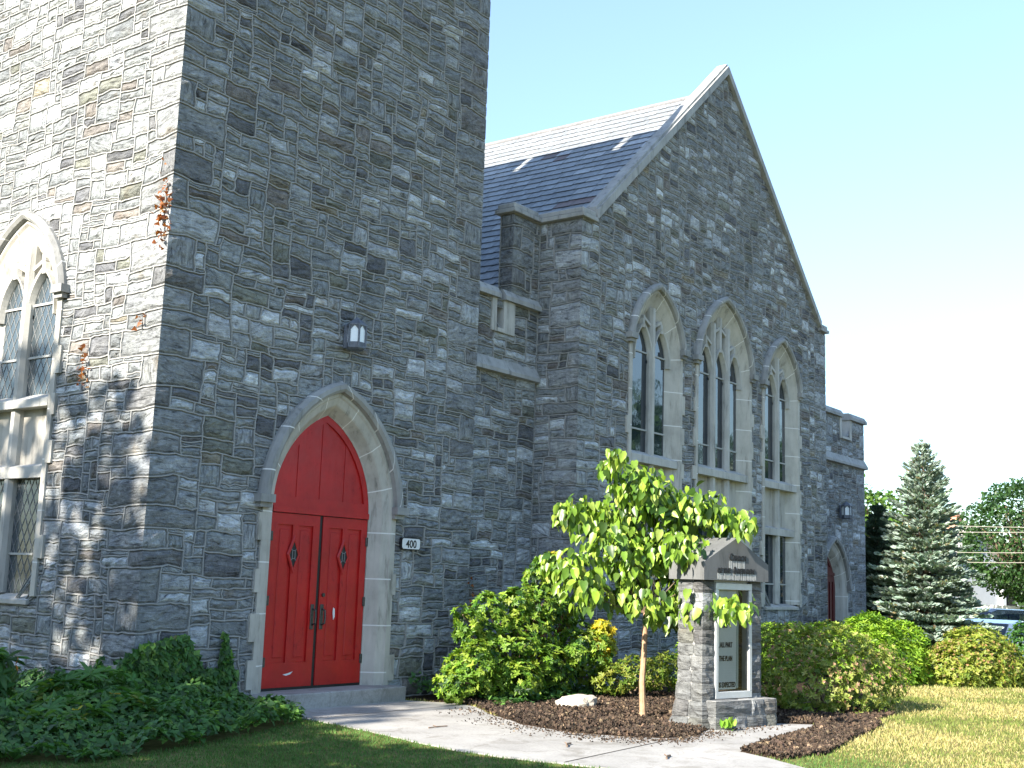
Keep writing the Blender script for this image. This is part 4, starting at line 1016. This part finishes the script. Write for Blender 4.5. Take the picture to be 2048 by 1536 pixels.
# young tree in the mulch
g = np.random.default_rng(90)
B0 = Vector((4.95, -3.51, -.2)); hr = Vector(rt2*np.array((1, 1, 0))).normalized(); hf = Vector((fw[0], fw[1], 0)).normalized()
tree = empty('young_tree', B0, 'young leafy tree with slender tan trunk standing in the mulch before the sign', 'tree')
def tp(a, d, z): return B0+hr*a+hf*d+Vector((0, 0, z+.2))
mb = MB(); fork = tp(.03, 0, 1.10)
mb.tube([tp(0, 0, -.22), tp(.005, 0, -.1), tp(-.01, 0, .25), tp(.01, 0, .6), tp(.02, 0, .95), fork], [.06, .043, .038, .036, .033, .038], 9)
for q in ((.5, -1), (.72, 1), (.86, -1), (.2, -1)): mb.tube([tp(.005, 0, q[0]), tp(.005+q[1]*.045, 0, q[0]+.03)], [.012, .004], 5)
mb.build('trunk', M['youngbark'], tree)
LOBES = [(-.44, 2.95, .13, .2), (-.32, 2.74, .24, .25), (0.0, 2.72, .27, .28), (.18, 2.56, .30, .3), (.5, 2.45, .30, .28), (.84, 2.34, .30, .28), (1.05, 2.28, .18, .2), (-.25, 2.3, .4, .32), (-.78, 2.22, .32, .28), (-.95, 2.33, .16, .2), (.25, 2.12, .46, .35), (-.45, 1.9, .42, .3), (-.92, 1.62, .32, .26), (-1.14, 1.66, .15, .2), (.3, 1.78, .34, .3), (.42, 1.90, .24, .2), (.48, 1.70, .16, .15), (-.02, 1.62, .4, .28), (.50, 1.34, .26, .2), (.80, 1.30, .22, .2), (-.1, 1.3, .28, .2), (-.7, 1.35, .25, .2), (.3, 1.22, .26, .18), (.52, 1.14, .18, .15)]
bb = MB(); ch = []
CP = []; CD = []
for a, z, r, dr in LOBES:
    for rep in range(4):
        d = g.normal(0, .40 if rep else .15)-(.85*min(1, max(0, (a-.25)/.5)) if z < 2.2 else 0); a2 = a+float(np.clip(g.normal(0, r*.35), -r*.5, r*.5)); z2 = z+float(np.clip(g.normal(0, r*.25), -r*.4, r*.4))
        t2 = tp(a2, d, z2); m1 = fork.lerp(t2, .45)+Vector((0, 0, -.06+.10*g.random())); (bb.tube([fork, m1, t2], [.011, .007, .003], 5) if rep < 1 else None)
        nl = int(26+60*r); u_ = np.clip(g.normal(size=(nl, 3)), -1.6, 1.6)*np.array((r*.46, r*.46, r*.38)); CP.append(np.array(t2)+u_); CD.append(u_*.8)
bb.build('branch', M['bark'], tree)
P = np.concatenate(CP); U_ = np.concatenate(CD)
D = unit(U_+np.array((0, 0, -.30))+g.normal(0, .12, P.shape)); D = unit(D*1.0+np.array((0, 0, -.35))); Nn = unit(np.array((-.25, -.15, .75))+g.normal(0, .35, P.shape)); LL = .132*g.uniform(.5, 1.2, len(P))
leaf_mesh('foliage', [(leaf_arrays(P, D, Nn, LL, LL*.68, T_HEART), T_HEART, colmix(g, len(P), [(.14, .24, .026), (.20, .31, .035), (.08, .16, .02), (.28, .37, .07), (.035, .08, .014)], [4, 3, 2.5, 1.5, 2]), 0)], M['leafy'], tree)

# weeds, rock, twigs
g = np.random.default_rng(95)
t = empty('weed', TS(.14, -.2, -.17), 'small green weed sprouting at the foot of the stone sign', 'weed')
P = np.array(TS(.14, -.2, -.16))+g.normal(0, .04, (26, 3))*np.array((1, 1, .3)); D = unit(np.array((0, 0, .8))+g.normal(0, .5, P.shape)); LL = .11*g.uniform(.6, 1.2, 26)
leaf_mesh('leaf', [(leaf_arrays(P, D, unit(g.normal(size=P.shape)), LL, LL*.6, T_OVAL), T_OVAL, colmix(g, 26, [(.14, .28, .03), (.2, .34, .04)], [1, 1]), 0)], M['leafy'], t)
bm = bmesh.new(); bmesh.ops.create_icosphere(bm, subdivisions=3, radius=1)
for v in bm.verts:
    p = v.co; q = 1+.10*math.sin(p.x*5+1)*math.sin(p.y*4)+.08*math.sin(p.z*9+p.x*7)
    v.co = Vector((p.x*.27*q, p.y*.16*q, max(-.4, min(.55, p.z))*.17*q+.03*p.x))
me = bpy.data.meshes.new('boulder'); bm.to_mesh(me); bm.free(); me.transform(Matrix.Translation((5.3, -2.3, -.12)) @ Matrix.Rotation(-.7, 4, 'Z'))
tag(link('boulder', me, simple('pale_rock', (.47, .43, .37), .9, 7, .35, .02), None, loc=(5.3, -2.3, -.12)), 'pale flat rock lying on the mulch left of the young tree', 'rock')
def twig(pts, r, lab):
    mb = MB(); mb.tube(pts, r, 5); d = Vector(pts[1])-Vector(pts[0]); mb.tube([pts[1], tuple(Vector(pts[1])+Vector((d.y, d.x, .02))*.4)], r*.7, 4)
    tag(mb.build('twig', M['bark'], loc=pts[0]), lab, 'twig')
twig([(2.0, -4.35, -.174), (2.1, -4.28, -.168), (2.22, -4.25, -.174)], .010, 'dark forked twig lying in the middle of the path')
twig([(2.05, -2.5, -.176), (2.2, -2.5, -.174), (2.35, -2.52, -.176)], .007, 'thin straight twig on the path nearer the door')
twig([(2.05, -5.45, -.176), (2.15, -5.4, -.17), (2.25, -5.38, -.176)], .010, 'short stick on the path in front of the sign')
# dried vine tufts
def tuft(P0, n, spread, label, ax):
    g = np.random.default_rng(int(abs(P0[2])*100)); P = np.array(P0)+g.normal(size=(n, 3))*np.array(spread); D = unit(np.array(ax)+g.normal(0, .7, P.shape)); LL = .055*g.uniform(.6, 1.3, n)
    o = leaf_mesh('dried_vine', [(leaf_arrays(P, D, unit(g.normal(size=P.shape)), LL, LL*.9, T_IVY), T_IVY, colmix(g, n, [(.25, .08, .02), (.16, .05, .015), (.32, .13, .03)], [2, 2, 1]), 0)], M['leaf'], loc=P0)
    tag(o, label, 'dried vine', 'dried rusty vine tufts on the tower')
tuft((-.06, .06, 5.55), 110, (.03, .05, .26), 'largest rusty dried vine tuft on the tower corner', (-.8, -.3, -.4))
tuft((-.06, 1.35, 3.78), 36, (.02, .04, .12), 'rusty dried vine tuft beside the sunlit tower window', (-.9, 0, -.4))
tuft((-.06, .32, 4.25), 8, (.02, .03, .06), 'tiny rusty dried vine tuft below the big one near the corner', (-.9, 0, -.4))
tuft((5.84, -.05, 1.1), 26, (.03, .02, .22), 'thin rusty dried vine low on the wall above the rhododendron', (0, -.9, -.4))

# mulch chips and grass
g = np.random.default_rng(96)
def scatter_poly(poly, n):
    q = np.array(poly); x = g.uniform(q[:, 0].min(), q[:, 0].max(), n*3); y = g.uniform(q[:, 1].min(), q[:, 1].max(), n*3); k = inpoly(x, y, poly); return x[k][:n], y[k][:n]
X1, Y1 = scatter_poly([(4.45, -.8), *MULCH[1:13], (9.6, -3.9), (8, -1.5)], 30000); X2, Y2 = scatter_poly(MULCH2, 9000)
k = int(2200); i_ = g.integers(0, len(MULCH)-9, k); E_ = np.array(MULCH[1:10]); a_ = E_[g.integers(0, 8, k)]; b_ = np.roll(E_, -1, 0)[[int(v) for v in g.integers(0, 8, k)]]
sidx = g.integers(0, 8, k); X3 = E_[sidx, 0]+(E_[sidx+0 if False else np.minimum(sidx+1, 8), 0]-E_[sidx, 0])*g.random(k)-np.abs(g.normal(0, .26, k)); Y3 = E_[sidx, 1]+(E_[np.minimum(sidx+1, 8), 1]-E_[sidx, 1])*g.random(k)-np.abs(g.normal(0, .16, k))
q3 = inpoly(X3, Y3, PATH); X3, Y3 = X3[q3], Y3[q3]
x = np.concatenate([X1, X2, X3]); y = np.concatenate([Y1, Y2, Y3]); z = np.concatenate([np.full(len(X1), -.172), np.full(len(X2), -.172), np.full(len(X3), -.183)])+np.concatenate([.03*g.random(len(X1)+len(X2)), np.zeros(len(X3))])
P = np.stack([x, y, z], 1); D = unit(g.normal(size=P.shape)*np.array((1, 1, .4))); LL = g.uniform(.012, .046, len(P)); LL[-len(X3):] *= .6
o = leaf_mesh('mulch_chips', [(leaf_arrays(P, D, unit(g.normal(0, .5, P.shape)+np.array((0, 0, 1))), LL, LL*.35, T_NEED), T_NEED, colmix(g, len(P), [(.05, .033, .022), (.085, .058, .038), (.03, .02, .014), (.19, .14, .09)], [4, 3, 3, .5], .3), 0)], M['chip'])
tag(o, kind='stuff')
g = np.random.default_rng(97)
n = 420000; ang = R(1)*g.uniform(24, 84, n); rad = 8.6*np.exp(g.random(n)*math.log(34/8.6)); x = CAM[0]+rad*np.sin(ang); y = CAM[1]+rad*np.cos(ang)
IVY = [(-3.4, -.6), (-2.6, -1.65), (-1.95, -2.08), (-.6, -1.85), (.3, -1.58), (1.3, -1.2), (1.62, -.8), (1.7, 0), (0, 3), (-2, 3)]
def shrink(poly, f=.0): return poly
k = ~(inpoly(x, y, PATH) | inpoly(x, y, MULCH) | inpoly(x, y, MULCH2) | inpoly(x, y, IVY)) & ((y < -.1) | (x < -.1)) & ~((y > -.6) & (x > 5)) & (x < 22)
x, y, rad = x[k], y[k], rad[k]
patch_ = np.sin(x*1.3+.5)*np.sin(y*1.7)+.6*np.sin(x*3.1+2)*np.sin(y*2.6+1)+.35*np.sin(x*7)*np.sin(y*6.3)
dry = np.clip((x-2.6)/1.6, 0, 1)*np.clip(.60+.62*patch_, 0.04, 1)
n = len(x); P = np.stack([x, y, np.interp(x, [-80, -10, 17, 24, 45], [-.3, -.2, -.2, -.6, -.6])-.005], 1)
gc_ = colmix(g, n, [(.085, .17, .045), (.10, .195, .05), (.07, .14, .036)], [3, 3, 2]); dc = colmix(g, n, [(.46, .39, .19), (.38, .34, .14), (.28, .27, .09)], [3, 3, 2]); gl2 = colmix(g, n, [(.14, .19, .045), (.18, .21, .06)], [1, 1])
rt_ = np.clip((x-2.6)/1.6, 0, 1)
kk = g.random(n); C = np.where((kk < dry)[:, None], dc, np.where((g.random(n) < rt_)[:, None], gl2, gc_))
D = unit(np.array((0, 0, 1.0))+g.normal(0, .42, P.shape)*np.array((1, 1, .3))); LL = g.uniform(.022, .05, n)*np.clip(rad/13, .9, 1.25); WW = .006*np.clip(rad/11, .9, 2.8)
o = leaf_mesh('grass', [(leaf_arrays(P, D, unit(g.normal(size=P.shape)*np.array((1, 1, .1))), LL, WW, T_BLADE), T_BLADE, C, 0)], M['grass']); tag(o, kind='stuff')

# ------------------------------------------------------------------ conifers, street trees, house, cars, wires
def spruce(name, label, base, H, RB, n, cols, wts, seed, group=None, lean=0):
    g = np.random.default_rng(seed); t = empty(name, base, label, 'tree', group); bx, by, bz = base
    mb = MB(); mb.tube([(bx, by, bz-.1), (bx, by, bz+H*.5), (bx, by, bz+H*.97)], [RB*.09, RB*.06, .01], 7); mb.build('trunk', M['bark'], t)
    br = MB(); Ps = []; Ds = []; cs = []; Ls = []
    hs = np.arange(.05, .985, .030)
    for f in hs:
        prof = (1-f)**.66*RB*(1+.10*math.sin(f*31+seed))+.05; nbr = int(8+17*(1-f))
        for q in range(nbr):
            hh = H*(f+g.normal(0, .008)); a = 6.283*q/nbr+g.uniform(-.3, .3)+f*17; Lb = prof*g.uniform(.70, 1.10)
            tilt = -.05+.75*f*f+g.normal(0, .08); d = np.array((math.cos(a), math.sin(a), tilt)); d /= np.linalg.norm(d)
            p0 = np.array((bx, by, bz+hh)); br.tube([p0, p0+d*Lb*.95], [.016*(1.2-f), .004], 4)
            m_ = max(9, int(Lb*105)); u_ = .22+.78*g.random(m_)**.75; sdv = np.cross(d, (0, 0, 1)); sdv /= np.linalg.norm(sdv)
            lat = g.uniform(-1, 1, m_)*(.34*Lb*(1.08-u_)+.04); Pp = p0+d*(u_*Lb)[:, None]+sdv*lat[:, None]+np.array((0, 0, -.10))*(u_*(1-u_)*Lb)[:, None]
            Dd = unit(d*.9+sdv*np.sign(lat)[:, None]*.75+np.array((0, 0, .28))+g.normal(0, .2, (m_, 3))); Ps.append(Pp); Ds.append(Dd)
            cs.append(colmix(g, m_, cols, wts, .15)*g.uniform(.8, 1.2)); Ls.append(np.full(m_, 1.0-.35*f))
    top = np.array((bx, by, bz+H*.93)); m_ = 60; Ps.append(top+np.array((0, 0, 1))*(g.random(m_)*H*.085)[:, None]); Ds.append(unit(g.normal(0, .55, (m_, 3))+np.array((0, 0, 1.0)))); cs.append(colmix(g, m_, cols, wts)); Ls.append(np.full(m_, .6))
    br.build('branch', M['bark'], t)
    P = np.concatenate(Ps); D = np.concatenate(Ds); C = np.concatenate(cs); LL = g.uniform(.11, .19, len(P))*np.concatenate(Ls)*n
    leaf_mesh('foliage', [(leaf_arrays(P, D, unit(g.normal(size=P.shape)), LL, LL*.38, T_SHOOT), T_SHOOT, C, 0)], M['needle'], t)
BLUE = [(.27, .35, .31), (.36, .44, .40), (.18, .25, .20), (.25, .22, .12)]
spruce('blue_spruce', 'tall pale blue spruce with cone shaped crown right of the church', (18.55, -2.75, -.3), 5.05, 1.42, 1.0, BLUE, [4, 3, 2, .4], 101)
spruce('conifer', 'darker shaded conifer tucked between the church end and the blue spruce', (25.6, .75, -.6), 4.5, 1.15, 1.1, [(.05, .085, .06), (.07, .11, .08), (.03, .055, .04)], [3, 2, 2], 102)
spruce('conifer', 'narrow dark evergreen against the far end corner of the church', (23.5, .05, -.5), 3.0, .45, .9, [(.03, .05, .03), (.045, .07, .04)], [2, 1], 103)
def crown_tree(name, label, base, H, R0, zc, clumps, n, L, cols, wts, seed, group=None):
    g = np.random.default_rng(seed); t = empty(name, base, label, 'tree', group); b = Vector(base)
    mb = MB(); mb.tube([b-Vector((0, 0, .2)), b+Vector((.05, 0, zc*.5)), b+Vector((0, 0, zc*.95))], [R0, R0*.8, R0*.5], 9)
    for c in clumps: mb.tube([b+Vector((0, 0, zc*.6)), b.lerp(Vector(c[:3]), .5)+Vector((0, 0, zc*.3)), Vector(c[:3])], [R0*.5, R0*.3, R0*.1], 6)
    mb.build('trunk', M['bark'], t)
    P, Nn = clumps_pts(g, clumps, n, .55)
    D = unit(Nn*.5+np.array((0, 0, -.25))+g.normal(0, .6, P.shape)); Nl = unit(Nn*.6+np.array((0, 0, .6))+g.normal(0, .4, P.shape)); LL = L*g.uniform(.6, 1.3, len(P))
    leaf_mesh('foliage', [(leaf_arrays(P, D, Nl, LL, LL*.8, T_OVAL), T_OVAL, colmix(g, len(P), cols, wts, .2), 0)], M['leaf'], t)
def blob(c, R3, k, seed):
    g = np.random.default_rng(seed); out = []
    for _ in range(k):
        d = sph(g, 1)[0]*g.random()**.5; r = g.uniform(.28, .45); out.append((c[0]+d[0]*R3[0]*.75, c[1]+d[1]*R3[1]*.75, c[2]+d[2]*R3[2]*.75, R3[0]*r, R3[1]*r, R3[2]*r))
    return out
def at(u, v, dist):
    d = fw+rt2*(u-1024)/FPX-up2*(v-768)/FPX; d = d/math.hypot(d[0], d[1]); return CAM+d*dist
c = at(2062, 1075, 86); crown_tree('maple_tree', 'broad dark green maple at the right edge before the white house', (c[0], c[1], .4), 9, .35, 3.2, blob(c, (4.3, 4.3, 4.4), 85, 110), 80000, .22, [(.03, .075, .02), (.045, .10, .025), (.025, .06, .018)], [3, 2, 2], 111)
c = at(1722, 1060, 62); crown_tree('leafy_tree', 'light green tree showing in the gap between church and conifers', (c[0], c[1], 0), 6, .2, 2.5, blob(c, (2.2, 2.2, 2.6), 26, 112), 7000, .22, [(.09, .17, .03), (.12, .21, .035), (.05, .11, .02)], [3, 2, 2], 113)
c = at(1925, 1098, 120); crown_tree('leafy_tree', 'distant round green treetop behind the roof of the white house', (c[0], c[1], 1), 6, .3, 3, blob(c, (3.5, 3.5, 2.6), 20, 114), 5000, .4, [(.07, .13, .03), (.10, .17, .035)], [3, 2], 115)

# white house beyond the street
c = at(1985, 1150, 96); fwd = np.array((c[0]-CAM[0], c[1]-CAM[1])); fwd /= np.linalg.norm(fwd); fw0 = fwd.copy(); fwd = np.array((fwd[0]*.5-fwd[1]*.866, fwd[0]*.866+fwd[1]*.5)); rgt = np.array((fwd[1], -fwd[0]))
def TW_(a, d, z): return (c[0]+fw0[1]*a+fw0[0]*d, c[1]-fw0[0]*a+fw0[1]*d, z)
def TH_(a, d, z): return (c[0]+rgt[0]*a+fwd[0]*d, c[1]+rgt[1]*a+fwd[1]*d, z)
house = empty('white_house', TH_(0, 0, .5), 'white house with grey gabled roof and brick chimney beyond the parked cars', 'house')
siding = simple('white_siding', (.62, .64, .68), .7, 2, .05, 0); shingle = simple('grey_shingle', (.30, .29, .28), .9, 4, .2, .01)
mb = MB(); mb.prism([(-6.5, .2), (1.0, .2), (1.0, 3.9), (-2.2, 6.4), (-6.5, 3.2)], 0, 9, TH_)
mb.build('wall', siding, house)
mb = MB(); mb.box(1.0, 8, .2, 9, .2, 2.6, T=TH_); mb.box(.9, 1.35, -.25, .2, .2, 2.8, T=TH_); mb.box(2.6, 8, -.2, .2, .2, 1.6, T=TH_); mb.build('porch', simple('white_trim', (.80, .80, .80), .6, 2, .04, 0), house)
mb = MB()
for sg in (-1, 1): mb.prism([(-2.2, 6.42), (-2.2+sg*4.4, 6.42-4.4*.775), (-2.2+sg*4.4, 6.67-4.4*.775), (-2.2, 6.67)], -.35, 9.35, TH_)
mb.prism([(0.9, 2.6), (8.2, 2.6), (8.2, 2.75), (.9, 3.1)], -.4, 9, TH_)
mb.build('roof', shingle, house)
mb = MB(); mb.box(-2.9, -2.2, 1, 1.8, 5.5, 7.3, T=TH_); mb.box(-3.0, -2.1, .9, 1.9, 7.3, 7.45, T=TH_); mb.build('chimney', simple('chimney_brick', (.45, .25, .17), .9, 6, .2, .01), house)
mb = MB()
for k in range(9): mb.box(1.45+k*.14, 1.50+k*.14, -.2, -.12, .95, 2.1, T=TH_)
mb.box(1.35, 2.65, -.22, -.1, 2.1, 2.2, T=TH_); mb.box(1.35, 2.65, -.22, -.1, .85, .95, T=TH_); mb.build('porch_railing', M['black'], house)
mb = MB(); mb.box(1.4, 2.6, .18, .196, .9, 2.4, T=TH_); mb.build('door', simple('dark_opening', (.05, .035, .03), .6, 4, .2, 0), house)
mb = MB(); mb.box(3.4, 4.4, -.23, -.2, 1.0, 1.5, T=TH_); mb.box(-4.0, -3.0, -.03, 0, 1.3, 2.6, T=TH_); mb.build('window', M['glass'], house)
wl = MB(); wl.box(-30, 30, -8.2, -7.9, .2, 1.0, T=TW_); tag(wl.build('garden_wall', simple('white_wall', (.74, .74, .72), .8, 2, .05, 0), loc=TW_(0, -8, .2)), 'low white wall along the street in front of the white house', 'wall')

# parked vehicles: length along local x
def vehicle(name, label, u, v_top, dist, hgt, heading, body, prof, glassp, L, W, seed):
    c = at(u, 1200, dist); gz = float(hx(c[0])); t = empty(name, (c[0], c[1], gz), label, 'car')
    ca, sa = math.cos(heading), math.sin(heading)
    def T(x, d, z): return (c[0]+ca*x-sa*d, c[1]+sa*x+ca*d, gz+z)
    mb = MB(); rows = []
    for s_, k in ((-.5, .93), (-.44, 1), (0, 1.0), (.44, 1), (.5, .93)):
        rows.append([T(x*k, s_*W*(1-.20*max(0, (z-hgt*.55)/(hgt*.45))), .22+(z-.22)*(1 if abs(s_) < .5 else .985)) for x, z in prof])
    mb.grid(rows, close=True); mb.add(rows[0], [tuple(range(len(prof)))]); mb.add(rows[-1], [tuple(range(len(prof)-1, -1, -1))])
    mb.build('body', body, t)
    for poly in glassp:
        if len(poly) == 2:     # windscreen or rear screen between two profile points
            (xa, za), (xb, zb) = poly; n = Vector((zb-za, 0, -(xb-xa))).normalized(); n = n if n.x*(xa+xb) > 0 else -n
            wa = W*.5*(1-.20*max(0, (za-hgt*.55)/(hgt*.45)))*.84; wb = W*.5*(1-.20*max(0, (zb-hgt*.55)/(hgt*.45)))*.84
            g1 = MB(); o_ = n*.012; g1.add([T(xa+o_.x, -wa, za+o_.z), T(xa+o_.x, wa, za+o_.z), T(xb+o_.x, wb, zb+o_.z), T(xb+o_.x, -wb, zb+o_.z)], [(0, 1, 2, 3)]); g1.build('window', M['carglass'], t)
        else:
            for s_ in (-1, 1):
                g1 = MB(); g1.add([T(x, s_*(W*.5*(1-.20*max(0, (z-hgt*.55)/(hgt*.45)))+.012), z) for x, z in poly], [tuple(range(len(poly)))]); g1.build('window', M['carglass'], t)
    for x in (-L*.31, L*.31):
        for s_ in (-1, 1):
            wb_ = MB(); wb_.tube([T(x, s_*(W*.5-.2), .33), T(x, s_*(W*.5+.01), .33)], .33, 20); wh = wb_.build('wheel', M['black'], t)
            rb = MB(); rb.tube([T(x, s_*(W*.5-.05), .33), T(x, s_*(W*.5+.02), .33)], .2, 14); rb.build('rim', alu, wh)
    for s_ in (-1, 1):
        lb = MB(); lb.box(-L*.5+.0, -L*.5+.12, s_*W*.38-.12, s_*W*.38+.12, hgt*.42, hgt*.55, T=T, bev=.02); lb.build('taillight', M['tail'], t)
        lb = MB(); lb.box(L*.5-.16, L*.5-.02, s_*W*.36-.14, s_*W*.36+.14, hgt*.40, hgt*.50, T=T, bev=.02); lb.build('headlight', M['pane'], t)
M['tail'] = simple('red_lens', (.5, .02, .02), .25, 3, .05, 0); M['carglass'] = glass_mat('car_glass', (.02, .03, .045), .03, 1.6)
def paint(name, col, metal=0):
    m = simple(name, col, .25, 2, .03, 0, metal); m.node_tree.nodes['Principled BSDF'].inputs['Coat Weight'].default_value = .6; return m
sedan = [(-2.2, .45), (-2.25, .8), (-1.95, .95), (-1.55, .98), (-.95, 1.38), (-.3, 1.45), (.45, 1.40), (1.2, .98), (2.0, .85), (2.25, .7), (2.25, .4), (1.8, .22), (-1.8, .22)]
vehicle('white_car', 'white car with sloping roof parked behind the rusty bush', 1998, 1237, 32, 1.45, R(-8), paint('white_paint', (.75, .76, .78)), sedan, [[(1.17, 1.0), (.47, 1.385)], [(-1.5, 1.0), (-.97, 1.36)], [(-1.2, 1.0), (-.85, 1.33), (-.25, 1.37), (-.25, 1.0)], [(-.18, 1.0), (-.18, 1.37), (.4, 1.33), (.95, 1.0)]], 4.5, 1.75, 1)
van = [(-2.4, .45), (-2.45, .9), (-2.35, 1.2), (-2.1, 1.68), (-1.6, 1.76), (.3, 1.74), (1.0, 1.5), (1.7, 1.08), (2.3, .95), (2.45, .75), (2.45, .4), (1.9, .22), (-1.9, .22)]
vehicle('dark_minivan', 'dark blue minivan parked beyond the white car', 1990, 1217, 38, 1.76, R(-10), paint('dark_blue_paint', (.035, .04, .07), .3), van, [[(1.62, 1.12), (1.03, 1.46)], [(-2.32, 1.22), (-2.12, 1.62)], [(-2.0, 1.15), (-1.9, 1.58), (-1.05, 1.62), (-1.05, 1.15)], [(-.98, 1.15), (-.98, 1.62), (.05, 1.62), (.05, 1.15)], [(.12, 1.15), (.12, 1.62), (.35, 1.6), (1.2, 1.15)]], 4.9, 1.9, 2)
lot = MB(); lot.add([(20.5, -30, -.39), (24, -30, -.585), (44, -30, -.585), (44, 30, -.585), (24.8, 30, -.585), (24.8, -1.2, -.585), (24, -1.2, -.585), (20.5, -5.2, -.39)], [(0, 1, 7), (1, 6, 7), (1, 2, 5, 6), (2, 3, 4, 5)])
tag(lot.build('parking_lot', simple('asphalt', (.06, .06, .062), .9, 20, .25, .005)), kind='structure')
# utility wires
for k, (v0, v1, lab) in enumerate(((1046, 1053, 'topmost of the utility wires crossing before the maple'), (1062, 1062, 'second utility wire from the top behind the blue spruce'), (1102, 1103, 'third utility wire from the top crossing the white house roof'), (1121, 1123, 'lowest of the utility wires crossing the white house wall'))):
    a, b = at(1700, v0-6, 80), at(2100, v1+2, 80); mb = MB(); n_ = 14
    mb.tube([tuple(a+(b-a)*t_+np.array((0, 0, -.12*4*t_*(1-t_)))) for t_ in np.linspace(-.6, 1.6, n_)], .022, 5)
    tag(mb.build('utility_wire', simple('wire_sheath', (.26, .25, .21), .6, 3, .1, 0) if k == 0 else bpy.data.materials['wire_sheath'], loc=tuple(a)), lab, 'wire', 'utility wires')

# trees outside the picture: they shade the tower foot and lawn and stand mirrored in the windows
SH = 0
crown_tree('shade_tree', 'tall leafy tree left of the church shading the tower foot', (-15, 4.5, -.2), 11, .35, 6, blob((-15, 4.6, 6.7), (3.2, 5.2, 4.9), 60, 120), 24000, .34, [(.035, .08, .02), (.05, .11, .025)], [1, 1], 121)
shrub('tall_hedge', 'tall leafy hedge at the left shading the front lawn', [(-6.6, y, z, .7, .75, .75) for y in np.arange(-4.4, 1.6, .7) for z in (.4, 1.3, 2.2, 3.0)], 15000, .14, .5, [(.04, .09, .02), (.06, .12, .025)], [1, 1], 122, (-6.6, -2, -.2))
for k, (x, y, r) in enumerate(((44, -22, 6.5), (52, -30, 7.5), (40, -33, 6.5), (60, -20, 7))):
    crown_tree('street_tree', ('broad street tree facing the gable windows, nearest the church', 'largest street tree standing across from the gable', 'street tree furthest south across from the gable', 'street tree furthest along the road facing the gable')[k], (x, y, -.5), 11, .4, 5, blob((x, y, 6.5), (r, r, 4.8), 34, 130+k), 9000, .6, [(.03, .07, .02), (.045, .10, .025)], [1, 1], 140+k, 'street trees facing the gable')
